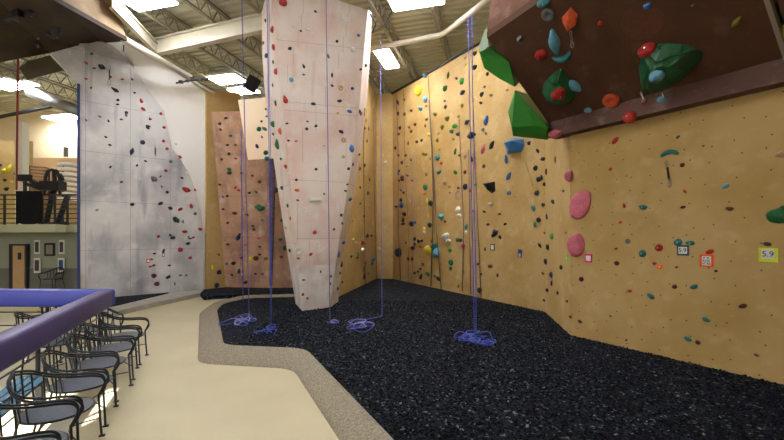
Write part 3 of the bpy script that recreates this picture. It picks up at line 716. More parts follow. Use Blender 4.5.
for (x, y), r, lb in inner_ch:
    o = copy_tree(chair); o.location = (x, y, WZ); o.rotation_euler = (0, 0, r); tag(o, lb, 'chair', 'metal armchairs behind the rail')
o = copy_tree(chair); p = at(52, 280, 15.9); o.location = (p.x, 15.95, WZ); o.scale = (1.1, 1.1, 1.1); o.rotation_euler = (0, 0, -1.5); tag(o, 'lone grey chair below the framed picture by the far wall', 'chair')
# round table behind the rail
tb = empty('round_table', (-7.25, 6.4, WZ)); tag(tb, 'round dark mesh table behind the padded rail', 'table')
bm = bmesh.new(); bmesh.ops.create_cone(bm, cap_ends=True, segments=32, radius1=.5, radius2=.5, depth=.02, matrix=Matrix.Translation((0, 0, .68))); link_mesh('table_top', bm, M['iron'], tb)
for k in range(4):
    a = PI/4+k*PI/2; bm = bmesh.new(); tube(bm, spline([(.3*math.cos(a), .3*math.sin(a), .67), (.2*math.cos(a), .2*math.sin(a), .35), (.38*math.cos(a), .38*math.sin(a), .01)], 5), .014, 6); link_mesh('leg', bm, M['iron'], tb, True)
# teal slatted bench behind the chairs
be = empty('slatted_bench', (0, 0, WZ)); dch = (R1_-R0).normalized(); nb = V((-dch.y, dch.x, 0))
be.location = R0+nb*.5+V((0, 0, WZ)); tag(be, 'teal slatted bench between the metal armchairs and the rail', 'bench')
for k in range(3):
    bm = bmesh.new(); beam(bm, nb*(k*.11)-dch*.2+V((0, 0, .44)), nb*(k*.11)+dch*2.2+V((0, 0, .44)), .095, .03); link_mesh('slat', bm, M['teal'], be)
for s_ in (0, 2.0):
    for k in (0, .22):
        bm = bmesh.new(); p = dch*s_+nb*k; beam(bm, p, p+V((0, 0, .43)), .04, .04); link_mesh('leg', bm, M['iron'], be)

# ------------------------------------------------------------------ climbing holds
rh = random.Random(11)
def disp(bm, amt, seed):
    from mathutils import noise
    for v in bm.verts:
        k = noise.noise(v.co*2.3+V((seed, seed*2, 0))); v.co += v.co.normalized()*k*amt*v.co.length
def base(shape, seed):
    bm = bmesh.new(); r = random.Random(seed)
    if shape == 'jagged':
        for i in range(13):
            a = r.uniform(0, 2*PI); rr = r.uniform(.3, .5); bm.verts.new((rr*math.cos(a), rr*math.sin(a)*.8, r.choice((0, 0, .12, .3, .42))))
        bm.verts.new((0, .05, .5)); bmesh.ops.convex_hull(bm, input=bm.verts)
        bmesh.ops.delete(bm, geom=[v for v in bm.verts if not v.link_faces], context='VERTS')
    else:
        bmesh.ops.create_uvsphere(bm, u_segments=14, v_segments=9, radius=.5)
        for v in bm.verts:
            x, y, z = v.co
            if shape == 'round': z = z*.95; y *= .92
            elif shape == 'jug':      # lip pushed up and out, hollow above it
                z = z*.95*(1+.35*(y > 0)); y = y*.62+.12*max(z, 0)
                if y > .1 and z > .2: z -= .16
            elif shape == 'edge': y *= .6; z = z*.9*(.55+.9*(y+.25)); 
            elif shape == 'tear': w_ = .55+.5*(.5-y); x *= w_*.72; y *= 1.0; z *= .75*w_
            elif shape == 'long': x *= .42*(1+.25*math.sin(y*7+seed)); z *= .6
            elif shape == 'ring':
                rr = math.hypot(x, y); 
                z = .28*max(0, 1-((rr-.33)/.2)**2)**.5 if z > 0 and abs(rr-.33) < .2 else (0.02 if z > 0 else -.02)
            elif shape == 'arch':
                rr = math.hypot(x, y); z = (.12 if rr > .36 and y > -.1 else .015)*(1 if z > 0 else -1)
            elif shape == 'crescent':
                a = x*2.6; q = y*.36+.5; x, y = q*math.sin(a)*.9, q*math.cos(a)*.9-.3; z *= .5
            elif shape == 'disc': z = max(-.02, min(z, .06))
            v.co = (x, y, max(z, -.04))
        if shape not in ('disc', 'ring', 'arch'): disp(bm, .28, seed*3.1)
        for v in bm.verts: v.co.z = max(v.co.z, -.03)
    bmesh.ops.recalc_face_normals(bm, faces=bm.faces)
    me = bpy.data.meshes.new('climbing_hold'); bm.to_mesh(me); bm.free()
    if shape != 'jagged':
        for p in me.polygons: p.use_smooth = True
    me.materials.append(HM['black']); return me
VAR = {s: [base(s, k+1) for k in range(3)] for s in ('round', 'jug', 'edge', 'tear', 'long', 'jagged', 'crescent')}
VAR.update({s: [base(s, 1)] for s in ('ring', 'arch', 'disc')})
bm = bmesh.new(); bmesh.ops.create_cone(bm, cap_ends=True, segments=6, radius1=.5, radius2=.42, depth=.35, matrix=Matrix.Translation((0, 0, .1)))
BOLT = bpy.data.meshes.new('bolt'); bm.to_mesh(BOLT); bm.free(); BOLT.materials.append(M['steel'])
tv_, tf_, tn_ = [], [], []
for reg, pts in SURF:
    b_ = len(tv_); tv_ += pts; tf_.append(tuple(range(b_, b_+len(pts)))); tn_.append(reg)
BV = BVHTree.FromPolygons(tv_, tf_, all_triangles=False)
# the polygon index of a hit is that of the input polygon
def cast(px, py):
    r = ray(px, py).normalized(); h = BV.ray_cast(V((0, 0, CAMZ)), r)
    if h[0] is None: return None
    nn = h[1].normalized()
    if nn.dot(r) > 0: nn = -nn
    return h[0], nn, tn_[h[2]]
def frame_at(p, nn, rot=0.0):
    up = V((0, 0, 1)); x = up.cross(nn)
    x = x.normalized() if x.length > .1 else V((1, 0, 0)); y = nn.cross(x)
    return Matrix.Translation(p) @ Matrix((x, y, nn)).transposed().to_4x4() @ Matrix.Rotation(math.radians(rot), 4, 'Z')
CC = {'r': 'red', 'm': 'maroon', 'o': 'orange', 'p': 'pink', 'y': 'yellow', 'ol': 'olive', 'g': 'green', 'bg': 'bright green', 'dg': 'dark green', 't': 'teal', 'lb': 'light blue', 'b': 'blue', 'n': 'navy', 'k': 'black', 'gr': 'grey', 'w': 'white', 'ta': 'tan', 'br': 'brown', 'pu': 'purple'}
SH = {'J': 'jug', 'R': 'round', 'E': 'edge', 'T': 'tear', 'L': 'long', 'G': 'jagged', 'O': 'ring', 'A': 'arch', 'C': 'crescent', 'D': 'disc'}
HOLDS = []; MISS = []
def hold(px, py, col, size, shape=None, rot=None, asp=1.0, up=0.0, depth=.85):
    h = cast(px, py)
    if not h: MISS.append((px, py, col)); return
    p, nn, reg = h
    tx = frame_at(p, nn).col[0].xyz; col = CC[col]; s = size*p.y/F/min(max(abs(tx.x-p.x/p.y*tx.y), .6), 1.3)**.5*1.08
    if shape is None: shape = rh.choice(['round', 'jug', 'jug', 'edge', 'tear', 'jagged', 'round'])
    me = rh.choice(VAR[shape]); o = bpy.data.objects.new('climbing_hold', me); C.objects.link(o)
    if rot is None: rot = rh.uniform(-35, 35)
    o.matrix_world = frame_at(p+nn*(.0 if not up else up), nn, rot) @ Matrix.Diagonal((s, s*asp, s*depth, 1))
    o.material_slots[0].link = 'OBJECT'; o.material_slots[0].material = HM[col]
    if size >= 7 and shape in ('round', 'tear', 'jug', 'jagged'):
        bo = bpy.data.objects.new('bolt', BOLT); C.objects.link(bo); bo.parent = o
        bo.matrix_parent_inverse = Matrix.Identity(4); bo.location = (0, 0, .47 if shape != 'tear' else .36); f_ = .022/s; bo.scale = (f_*1.4, f_*1.4/asp, f_/depth*1.5)
    HOLDS.append(dict(o=o, px=px, py=py, col=col, size=size, reg=reg, z=p.z, shape=shape))
    return o
def block(ox, oy, sc, txt):
    """x y colour size+shape per entry, coordinates in a zoomed detail"""
    for e in txt.split(';'):
        a = e.split()
        if len(a) < 4: continue
        sz = {'s': 3.1, 'm': 4.9, 'l': 7.7}[a[3][0]]; shp = SH.get(a[3][1:2]) if len(a[3]) > 1 else None
        rot = float(a[4]) if len(a) > 4 else None
        hold(ox+float(a[0])/sc, oy+float(a[1])/sc, a[2], sz, shp, rot)
# left grey wall
block(85, 40, 4.89, "32 68 k s;5 112 r mL 60;45 138 m s;80 132 k lG;5 190 r sE;30 233 br s;125 180 m s;182 192 r sE;230 192 k s;145 243 k lL 60;242 258 k s;275 297 r m;285 338 r mE;160 315 n s;203 355 n s;305 425 k mT;318 385 r s;178 388 br s;72 374 gr s;115 395 k s")
block(135, 110, 4.89, "75 45 r s;127 18 r s;65 80 k mC;143 85 r s;38 158 n mR;140 152 r s;157 190 r s;52 250 n s;10 270 n s;200 165 w s;217 230 r mE;253 303 w sO;152 297 r s;92 338 gr lG;230 332 n s;250 390 r lJ;293 390 r s;158 402 n s;125 325 b sL;131 375 b sL;175 252 gr s;100 210 k sL 0")
block(135, 200, 4.89, "125 17 n mE;172 40 k mG;222 45 r mE;275 28 r m;295 67 gr s;200 97 dg lG;235 105 b sL;320 143 r mG;115 178 r s;172 172 n s;185 185 n m;243 155 r m;262 180 b sL;270 188 pu s;285 183 r s;258 213 dg mG;222 243 r mR;140 248 n mL;95 262 k s;83 290 r s;270 282 r s;75 325 r s;92 320 k s;168 320 k sE;92 370 m mR;162 377 k mE;223 368 gr s;250 367 gr s;107 410 m mR;195 410 gr sL")
block(0, 0, 1, "132 151.6 n lL;106 137 n s;110 145 n s;110.5 167 n s;132 204.5 k mG;121.5 182 n s;126 115 n s;86 120 gr s;97 210 gr s;118 100 k s")
# tower
block(250, 0, 3.386, "112 10 r l;222 40 k s;55 70 dg s;78 100 r mR;172 105 n s;368 120 b sR;48 145 k s;295 140 k s;135 165 n mG;82 160 r mR;60 188 dg m;348 168 w m;80 210 dg s;182 225 dg mL;265 190 gr mL 15;90 243 r mR;182 253 br s;375 235 k s;278 255 k mL;140 270 lb mR;78 288 m s;278 290 k s;308 298 ta mO;347 300 n s;303 342 n mE;120 337 r l;88 350 dg mL;215 352 n mE;338 378 b m;298 383 y s;80 420 g m;125 418 k s;195 412 pu s;223 428 k s;370 378 k s;390 222 k s;198 95 w mO;325 60 w lA;150 90 w s")
block(260, 120, 3.385, "92 12 dg s;158 30 k s;190 20 n s;70 38 o mR;97 70 k s;122 72 o s;60 82 g lT;45 48 k s;275 40 n mJ;283 68 ta mO;215 88 n s;310 95 b lT;282 125 ta sO;72 132 g s;88 158 r m;190 167 k s;300 165 n s;313 150 k s;100 178 w s;123 203 k s;75 230 dg s;52 237 dg lG;125 238 o mE;128 272 k s;217 250 n s;295 218 k s;290 240 k s;302 268 dg m;95 290 g s;150 305 w mO;213 330 n s;103 333 r s;74 340 g m;275 322 k s;278 350 n s;88 365 ta s;185 380 r m;250 370 n s;68 405 g m;83 432 g m;280 412 b m;6 298 g lG;5 5 k s;35 150 k s")
block(260, 220, 3.385, "102 103 g s;72 125 k s;130 105 w lO;130 130 br s;172 116 o mJ;205 175 k s;148 203 dg s;197 203 r s;145 252 r s;240 190 k s;238 215 r s;280 75 b s;265 117 b m;275 150 k mT;270 180 k s;278 210 k s;160 265 gr s;262 232 gr s")
# brown leaning wall, block, side wall
block(205, 100, 4.4, "65 105 k s;68 130 m s;92 80 k s;112 158 g s;98 198 k s;105 237 dg s;73 262 n s;135 257 r s;133 198 br s;108 305 g mG;106 321 dg mE;65 372 k s;78 425 b s;98 422 k s;135 385 r s;148 397 r s;160 322 br s;208 333 m s;195 408 k s;225 405 g s;240 360 br s;268 40 g s;272 72 t s;238 128 g m;263 128 t m;250 162 t s;228 202 k m;268 232 g m;272 258 t m")
block(205, 200, 4.4, "238 30 g lG;130 58 m mE;80 40 k s;100 100 br s;148 160 n lL -30;185 65 k s;212 115 k s;215 130 m s;252 88 gr s;235 168 o s;242 205 br s;100 195 k s;140 172 b s;180 195 p mE;95 280 gr s;125 278 n m;160 255 m s;150 312 n m;205 257 y mR;225 257 m mR;267 257 ol mE;180 280 y s;178 362 m m;165 325 w s;222 325 k s;252 325 br s;32 298 y mL 0;62 318 n mR;52 375 n mR;60 240 br s;118 330 br s;240 240 k s")
# slot wall beyond the tower
block(335, 100, 4.4, "138 40 y s;135 88 br s;128 125 k s;140 180 br s;128 287 k s;110 385 k s;143 410 dg s;108 302 br s;105 240 br s;150 350 br s;147 125 k s;112 60 br s;222 272 w sE;130 330 ta s")
block(335, 190, 4.4, "143 18 g s;127 115 k s;166 147 w s;78 135 y s;95 178 y s;137 200 dg mG;158 200 k s;78 220 y s;92 232 w s;118 233 r m;118 263 w m;178 235 y s;178 255 y s;198 257 w s;70 293 k s;100 285 bg mL;97 298 k s;135 315 m s;165 305 b m;160 325 g s;145 368 r s;125 350 ol mL;127 380 k mL;110 60 br s;150 80 ta s")
# tall yellow back wall
block(390, 60, 4.886, "142 150 y lR;175 78 lb m;40 208 br mL;70 195 br s;40 262 k s;72 265 br s;105 248 k s;175 192 lb mR;178 222 o s;152 238 lb m;285 75 ol mL -20;272 140 g mJ;325 90 gr s;272 230 dg s;268 200 ta s;222 265 ol mE;282 287 ol m;255 330 ol m;320 322 bg m;302 350 g mE;335 362 dg mE;312 385 ta s;238 358 ta s;50 332 k s;45 362 k s;95 330 br s;105 348 br s;172 320 br s;125 315 br s;90 405 br s;133 400 k s;155 393 k s;190 365 y s;232 393 ol s;28 428 br s;182 290 br s")
block(390, 140, 4.886, "28 38 k s;43 75 br s;80 75 br s;60 110 m s;102 95 br s;87 125 ta s;163 68 ol s;178 70 ol s;197 90 ol sL;240 45 y s;232 5 ol s;235 88 t mR;252 112 o s;242 157 t mE;320 55 g mL -25;342 75 g s;320 158 bg mE;45 152 n s;42 165 b s;87 172 br s;63 187 m m;45 198 k s;110 198 br s;180 167 ol s;175 232 g mR;172 262 o s;270 210 ta mJ;290 228 ta s;292 255 ta s;335 235 k s;335 268 ta lA;55 245 b s;68 258 k s;182 300 y mL;200 308 dg m;98 300 ta sL;55 293 k s;58 318 b mR;187 370 y s;250 375 t lG;270 398 k s;72 362 k m;68 385 br s;68 408 k s;108 410 k m;123 400 k s;197 413 dg m;168 435 y s;335 340 w mR;340 370 w mJ;32 325 br s")
block(390, 220, 4.886, "80 108 br s;168 45 y sR;170 60 w s;45 160 n lR;122 93 k s;140 103 k s;157 102 k s;113 137 k m;122 118 m s;148 130 r s;172 140 y s;190 147 y lR;205 102 o s;222 130 t lJ;232 160 lb lR;278 80 w lJ;290 102 w m;293 148 bg mG;300 208 g m;297 237 g s;335 95 g m;335 322 ol s;90 190 br s;110 190 br s;162 217 br s;152 238 k s;138 252 k s;123 258 k s;152 277 k m;187 265 g m;220 275 t s;237 287 k m;60 20 k s;65 3 k s")
block(440, 50, 4.4, "155 15 k m;112 65 y s;155 77 k m;97 138 bg mR;103 187 n m;210 105 k s;185 195 k mE;197 162 gr s;180 233 k s;147 220 ta s;98 245 ol s;205 308 b lT;83 293 ta s;122 318 k m;145 375 k lG;190 352 gr s;202 367 gr s;228 420 k lL -40;225 200 ta s;297 175 ta s;110 35 ta s")
block(440, 140, 4.886, "125 75 ta m;155 92 n mL;172 130 p mL;212 45 p lL -30;215 128 br s;123 157 br s;125 228 n mR;175 218 bg s;150 247 r s;217 350 k s;248 315 w m;293 362 br s;237 412 br s;320 410 k sG;163 345 p s;130 422 t m;280 437 w s")
block(440, 220, 4.886, "100 97 g mJ;113 125 p mR;130 30 t s;128 62 w s;293 83 k sR;220 142 k s;247 227 m mE;282 270 k s;188 215 m s;200 265 k s;195 343 k m;113 252 ta s")
hold(494.8, 233.5, 'k', 8.5, 'tear', 130)
block(500, 120, 4.89, "32 190 b lL 0;42 277 b lL -40;47 355 b mG;142 115 k mG;185 152 k mL 30;215 190 k mG;175 235 k mR;228 252 m mL;203 280 k m;190 290 k m;218 315 k mG;182 358 k mR;160 430 t mL;210 415 k mG;262 400 dg mJ;272 193 ol mL;313 347 gr s")
block(500, 200, 3.1375, "107 27 t mT;168 8 g s;122 62 k mR;148 52 k mL;110 77 t mT;140 103 dg s;165 115 bg mR;125 143 k mL 40;152 148 k mR;145 193 n mR;135 230 br s;163 235 pu mR;163 262 pu mL;150 283 m mE;182 292 m s;138 315 dg s;212 318 m s;195 210 dg m;222 367 br s;207 103 ol s;17 75 k s;2 118 k s")
# right wall
hold(580.5, 206, 'p', 19, 'round', -22, 1.6, depth=.5); hold(577, 246, 'p', 16, 'round', 0, 1.5, depth=.8); hold(570, 176, 'p', 9, 'round', 20)
block(550, 120, 3.667, "240 75 r lE 50;222 180 r s;272 315 r mT;342 320 t lJ;258 375 o s;280 205 ta s")
hold(670, 154, 't', 17, 'crescent', 0, .8)
block(660, 120, 3.669, "82 165 m mR;92 262 r mL;85 320 m mE;240 243 lb lE;255 325 br lE;66 62 gr m;160 95 br s")
hold(782, 154, 'ta', 12, 'edge', 10); hold(779, 216, 'g', 20, 'edge', 3, 1.4, depth=.9); hold(783, 207, 'g', 6, 'jagged')
block(550, 220, 3.667, "242 105 r s;245 158 m mR;115 217 m mR;110 372 m mE;292 260 r mE;370 280 t lE;340 123 t lR;400 102 r lR;382 160 r mG;285 78 gr mD;222 352 br s;280 440 br s")
block(660, 220, 2.59, "48 58 t l;80 60 t l;130 82 r lE;278 62 br lE;88 173 t lE;38 173 m mR;215 223 m lE;120 258 t lE;72 308 t lE -20;98 317 m mR;250 350 br mE;145 132 k s;44 122 br s")
# overhang
hold(545, 1, 't', 13, 'round', 0, .7); hold(548.5, 14, 'gr', 12, 'ring', 0); hold(571, 17, 'o', 15, 'jagged', -28, 2.0)
hold(555, 42, 'lb', 21, 'long', -18, 1.15); hold(562, 56.5, 't', 19, 'crescent', 175, .9); hold(541, 54, 'r', 12, 'round', 0, .9); hold(588, 110, 'lb', 6)
hold(600.5, 23, 'r', 6, 'round'); hold(648, 6, 'b', 8, 'round'); hold(642, 22, 'br', 38, 'arch', 0, depth=.12); hold(693, 5, 'gr', 4); hold(737, 21, 'ol', 13, 'long', -50, 1.0)
hold(611.5, 100, 'o', 15, 'ring', 0); hold(588.5, 110, 'lb', 6, 'round'); hold(629.5, 117, 'r', 13, 'round'); hold(662, 99, 'lb', 10, 'edge'); hold(644, 102, 'r', 7, 'jagged')
hold(774, 3, 'ol', 12, 'round'); hold(780, 14, 'g', 13, 'round'); hold(780, 35, 'y', 15, 'round')
hold(520, 39, 'gr', 8, 'jagged', 30)
# roof upper left
hold(17, 12, 'k', 17, 'jagged', 20, .7); hold(31, 11, 'k', 9, 'jagged'); hold(10, 19, 'k', 10, 'long', 60); hold(56, 29, 'k', 14, 'jagged', 0, .7); hold(53, 34, 'k', 8, 'round'); hold(37, 44, 'k', 6, 'long', 0); hold(71, 46, 'k', 7, 'round')
# far balcony wall
block(0, 0, 1, "9.5 168 y l;5 171 y m;17 174 k m;7 189 k m;12 182 y s;5 180 k s;1 165 k s;16 184 br s")

# big volumes that carry other holds
def volume(px, name, label, m, hgt, apex, reg='', cat='climbing volume', group=None, rnd_=0.0):
    hs = [cast(x, y) for x, y in px]; hs = [h for h in hs if h]; nn = hs[0][1]
    pts = [h[0]-nn*.01 for h in hs]; k = len(pts)
    tp = [cast(x, y)[0]+nn*hgt*f_ for x, y, f_ in apex]
    o = hull(name, pts+tp, m); tag(o, label, cat, group)
    bm = bmesh.new(); bm.from_mesh(o.data); polys = [[v.co.copy() for v in f_.verts] for f_ in bm.faces]
    if rnd_: bmesh.ops.bevel(bm, geom=bm.edges[:], offset=rnd_, segments=3, affect='EDGES'); bm.to_mesh(o.data)
    bm.free()
    return polys
gm = mat('deep green volume', (24, 98, 58), .38, var=.25, vscale=1.5, bump=.05)
newp = volume([(540, 89), (546, 78), (562, 64), (573, 82), (579, 97), (566, 105), (549, 105)], 'green_volume', 'deep green triangular volume bolted to overhang underside, left of the two', gm, .28, [(560, 76, 1), (556, 92, 1), (566, 96, .8), (549, 92, .7)], rnd_=.04)
newp += volume([(637, 58), (642, 47), (660, 40), (690, 41), (703, 50), (702, 60), (690, 76), (668, 90), (645, 96), (640, 88)], 'green_volume', 'deep green shield shaped volume on overhang underside, right of the two', gm, .30, [(656, 54, .95), (650, 72, .95), (666, 68, 1), (672, 52, .85), (686, 50, .5), (688, 64, .5)], rnd_=.05)
bk_ = mat('black volume', (22, 24, 30), .35)
volume([(487, 182), (495, 181.5), (495.5, 191), (492, 193.5), (487.5, 189)], 'black_volume', 'black cube shaped volume alone on the tall yellow wall', bk_, .3, [(490, 184, 1), (494, 184, 1), (493, 190, .8)])
volume([(508, 148), (507, 154), (511, 153), (522, 152), (525, 145), (524, 139), (514, 137)], 'blue_volume', 'large blue faceted volume on tall yellow wall below bright green volume', mat('blue volume', (64, 130, 196), .4, var=.25, vscale=3), .32, [(512, 144, 1), (520, 142, 1), (515, 150, .8)])
volume([(309, 197.5), (321, 197.5), (321, 201.5), (309, 201.5)], 'white_volume', 'long white rectangular block across the middle of pink tower', mat('white block', (240, 238, 232), .5), .14, [(310, 198, 1), (320.5, 198, 1), (320.5, 200.5, .9), (310, 200.5, .9)])
for f_ in newp:
    b_ = len(tv_); tv_ += f_; tf_.append(tuple(range(b_, b_+len(f_)))); tn_.append('overhang')
BV = BVHTree.FromPolygons(tv_, tf_, all_triangles=False)
hold(558, 94, 'r', 14, 'round', 0, .85); hold(575, 86, 'lb', 16, 'tear', 200); hold(648, 50, 'r', 16, 'round', 20, .9); hold(657, 76, 'lb', 15, 'round', 0, .85); hold(689, 60, 'dg', 22, 'disc', 30, .8)
hold(517, 120, 'dg', 6, 'tear'); hold(532, 132, 'p', 8, 'round', up=.12); hold(557, 133.5, 'p', 15, 'jagged', 0, .75)

HOLDS.sort(key=lambda h: -h['size']*(1.15 if h['col'] not in ('tan', 'brown', 'grey') else 1.0))
rest, HOLDS = HOLDS[300:], HOLDS[:300]
sv, sf, sm, smt = [], [], [], []
for h in rest:
    o = h['o']; mw = o.matrix_basis.copy(); m_ = o.material_slots[0].material
    if m_ not in smt: smt.append(m_)
    b_ = len(sv); sv += [tuple(mw @ v.co) for v in o.data.vertices]
    for p_ in o.data.polygons: sf.append(tuple(b_+i for i in p_.vertices)); sm.append(smt.index(m_))
    for c_ in list(o.children): bpy.data.objects.remove(c_)
    bpy.data.objects.remove(o)
me = bpy.data.meshes.new('tiny_climbing_holds'); me.from_pydata(sv, [], sf)
for m_ in smt: me.materials.append(m_)
me.polygons.foreach_set('material_index', sm); o = bpy.data.objects.new('tiny_climbing_holds', me); C.objects.link(o)
tag(o, 'the tiniest climbing holds of all colours dotted across the climbing walls', 'climbing holds', kind='stuff')
# labels: look first, then the place on its wall, then the nearest other hold, then the order
WN = {'right': 'near yellow wall', 'corner': 'narrow yellow corner strip', 'back': 'tall yellow wall', 'recess': 'narrow yellow recess', 'slot': 'yellow wall behind tower', 'tower': 'pink tower', 'brown': 'orange brown wall',
      'side': 'yellow strip by white wall', 'block': 'cream box volume', 'grey': 'grey white wall', 'overhang': 'brown overhang', 'sidevol': 'volume beyond overhang', 'greenvol': 'bright green volume', 'roof': 'dark roof wall', 'far': 'far balcony wall'}
def szw(h): return 'tiny' if h['size'] < 2 else 'small' if h['size'] < 5.5 else 'medium' if h['size'] < 8 else 'large' if h['size'] < 14 else 'huge'
SW = {'ring': 'ring shaped ', 'arch': 'arched ', 'crescent': 'crescent ', 'jagged': 'jagged ', 'long': 'elongated ', 'disc': 'flat round '}
from collections import Counter, defaultdict
byreg = defaultdict(list)
for h in HOLDS: byreg[h['reg']].append(h)
ORD = 'first second third fourth fifth sixth seventh eighth ninth tenth eleventh twelfth thirteenth fourteenth fifteenth sixteenth'.split()
for reg, hs in byreg.items():
    x0, x1 = min(h['px'] for h in hs), max(h['px'] for h in hs)+.01; y0, y1 = min(h['py'] for h in hs), max(h['py'] for h in hs)+.01
    for h in hs:
        u, v = (h['px']-x0)/(x1-x0), (h['py']-y0)/(y1-y0)
        h['zone'] = ('at the top' if v < .17 else 'high' if v < .4 else 'halfway up' if v < .62 else 'low' if v < .84 else 'near the bottom', 'on left of' if u < .36 else 'on' if u < .66 else 'on right of') if len(hs) > 6 else ('', 'on')
        h['d'] = '%s %s' % (szw(h), h['col']); h['sd'] = '%s %s%s hold' % (szw(h), SW.get(h['shape'], ''), h['col'])
        q = min((g for g in HOLDS if g is not h and g['reg'] == reg), key=lambda g: (g['px']-h['px'])**2+(g['py']-h['py'])**2, default=None)
        h['nb'] = ''
        if q:
            dx, dy = q['px']-h['px'], q['py']-h['py']
            h['nb'] = ', just %s a %s%s one' % ('below' if dy < -abs(dx) else 'above' if dy > abs(dx) else 'right of' if dx < 0 else 'left of', '' if szw(q) == 'medium' else szw(q)+' ', q['col'])
def lab(h, k):
    wn = 'the '+WN[h['reg']]
    if k == 0: return '%s on %s' % (h['sd'], wn)
    z = ' '.join(x for x in h['zone'] if x)
    if k == 1: return '%s %s %s' % (h['sd'], z, wn)
    return '%s %s %s%s' % (h['sd'], z, WN[h['reg']], h['nb'])
left = list(HOLDS)
for k in (0, 1, 2):
    cn = Counter(lab(h, k) for h in left); nxt = []
    for h in left:
        if cn[lab(h, k)] == 1 and len(lab(h, k).split()) <= 16: h['label'] = lab(h, k)
        else: nxt.append(h)
    left = nxt
grp = defaultdict(list)
for h in left: grp[lab(h, 1)].append(h)
for key, hs in grp.items():
    allk = sorted([h for h in HOLDS if lab(h, 1) == key], key=lambda h: h['py'])
    for h in hs:
        i = allk.index(h); n_ = len(allk)
        o_ = 'highest' if i == 0 else 'lowest' if i == n_-1 else ORD[i]+' highest'
        h['label'] = '%s of %ss %s' % (o_, h['sd'], key[len(h['sd'])+1:])
for h in HOLDS:
    lb = ' '.join(h['label'].replace(' ,', ',').split())
    tag(h['o'], lb, 'climbing hold', 'climbing holds on the '+WN[h['reg']])
    for c_ in h['o'].children: c_['label'] = 'steel bolt'

# ------------------------------------------------------------------ cards with grades, quickdraws
def card(px, py, w_px, h_px, m, label, lines=None, inner=(.62, .62), rot=0, tsize=.6, off=.0):
    p, nn, reg = cast(px, py); s = p.y/F
    e = empty('grade_card', (0, 0, 0)); e.matrix_world = frame_at(p+nn*.012, nn, rot); tag(e, label, 'card', 'grade cards on the walls')
    # foreshortened width restored on oblique walls
    tx = frame_at(p, nn).col[0].xyz; c = abs(tx.x-p.x/p.y*tx.y); W, H = w_px*s/max(c, .4), h_px*s
    bm = bmesh.new(); box(bm, (0, 0, 0), (W, H, .01)); link_mesh('card_sheet', bm, m, e)
    bm = bmesh.new(); box(bm, (0, off*H, .008), (W*inner[0], H*inner[1], .006)); link_mesh('print_area', bm, M['paper'], e)
    if lines:
        for i, t_ in enumerate(lines):
            cu = bpy.data.curves.new('lettering', 'FONT'); cu.body = t_; cu.align_x = 'CENTER'; cu.align_y = 'CENTER'; cu.size = H*tsize; cu.extrude = .002
            to = bpy.data.objects.new('lettering', cu); C.objects.link(to); dg_ = bpy.context.evaluated_depsgraph_get(); me = bpy.data.meshes.new_from_object(to.evaluated_get(dg_)); bpy.data.objects.remove(to)
            me.materials.clear(); me.materials.append(M['black']); lo = bpy.data.objects.new('lettering', me); C.objects.link(lo); lo.parent = e; lo.location = (0, off*H+H*.2*(len(lines)-1)/2*1.1-i*H*.22, .016)
    return e
card(683.2, 250.3, 12, 10.5, mat('blue card', (10, 92, 120), .5), 'blue card reading five nine beneath two teal holds on near wall', ['5.9'], tsize=.55, inner=(.72, .66))
card(707, 260.8, 14, 12.5, mat('orange card', (255, 84, 30), .5), 'orange card with lines of writing below a red hold', ['P  R', 'RIDE', '57 RS'], tsize=.24, inner=(.66, .74))
card(768.5, 255, 19, 14, mat('yellow card', (214, 240, 20), .5), 'yellow card reading five nine near right edge of picture', ['5.9'], tsize=.55, off=.06, inner=(.7, .66))
card(588.8, 258.2, 7.5, 8.5, mat('magenta card', (236, 40, 140), .5), 'magenta bordered card below the lower large pink hold', None)
card(660, 266.6, 5, 5, mat('small orange card', (250, 120, 40), .5), 'small orange card just under a red hold, mid near wall', None, inner=(.2, .2), rot=-20)
card(319.8, 247.2, 5, 7, M['black'], 'white card with dark border near foot of the pink tower', None, inner=(.5, .55))
card(492.8, 247.2, 4.2, 6.5, M['black'], 'white card with dark border low on the tall yellow wall', None, inner=(.6, .7))
card(520.2, 253.5, 4, 8, mat('navy card', (40, 56, 110), .5), 'navy and white card low on tall yellow wall beside corner strip', None, inner=(.5, .4), off=-.2, rot=-8)
card(148.3, 260.8, 3.6, 4, mat('red card', (210, 30, 50), .5), 'tiny red bordered card low on the grey white wall', None, inner=(.6, .6))
card(163.4, 254.8, 2.6, 3.6, mat('blue small card', (60, 80, 140), .5), 'tiny blue bordered card below a navy hold, grey white wall', None, inner=(.6, .6))
card(311.2, 256, 4, 5, mat('salmon card', (250, 150, 110), .5), 'salmon card under the orange hold near tower foot', None, inner=(.3, .3))
card(567.5, 258, 2.5, 8, mat('lime card', (130, 220, 90), .5), 'narrow lime card on the narrow yellow corner strip', None, inner=(.5, .1))
def draw(px, py, px2, py2, label, m):
    h = cast(px, py); p = h[0]+h[1]*.05; s = p.y/F; q = V(((px2-CX)*s, p.y, CAMZ+(CY-py2)*s)); q.y = p.y-.02
    e = empty('quickdraw', p); tag(e, label, 'quickdraw', 'hanging quickdraws')
    L_ = (q-p)
    for nm, t0, t1, r_, mm in (('carabiner', .0, .25, .008, M['steel']), ('sling', .22, .72, .016, m), ('carabiner', .68, 1.0, .008, M['steel'])):
        bm = bmesh.new(); a, b = L_*t0, L_*t1
        if nm == 'sling': beam(bm, a, b, .03, .012)
        else:
            md = (a+b)/2; h_ = (b-a).length/2; w2 = h_*.5
            tube(bm, [md+V((w2*math.cos(t), 0, h_*math.sin(t))) for t in [2*PI*i/14 for i in range(14)]], r_, 6, True)
        link_mesh(nm, bm, mm, e, nm != 'sling')
draw(571.5, 29, 572, 48, 'steel quickdraw hanging below the orange hold on overhang', M['steel'])
draw(668, 162, 669, 187, 'black quickdraw hanging below crescent teal hold on near wall', M['black'])
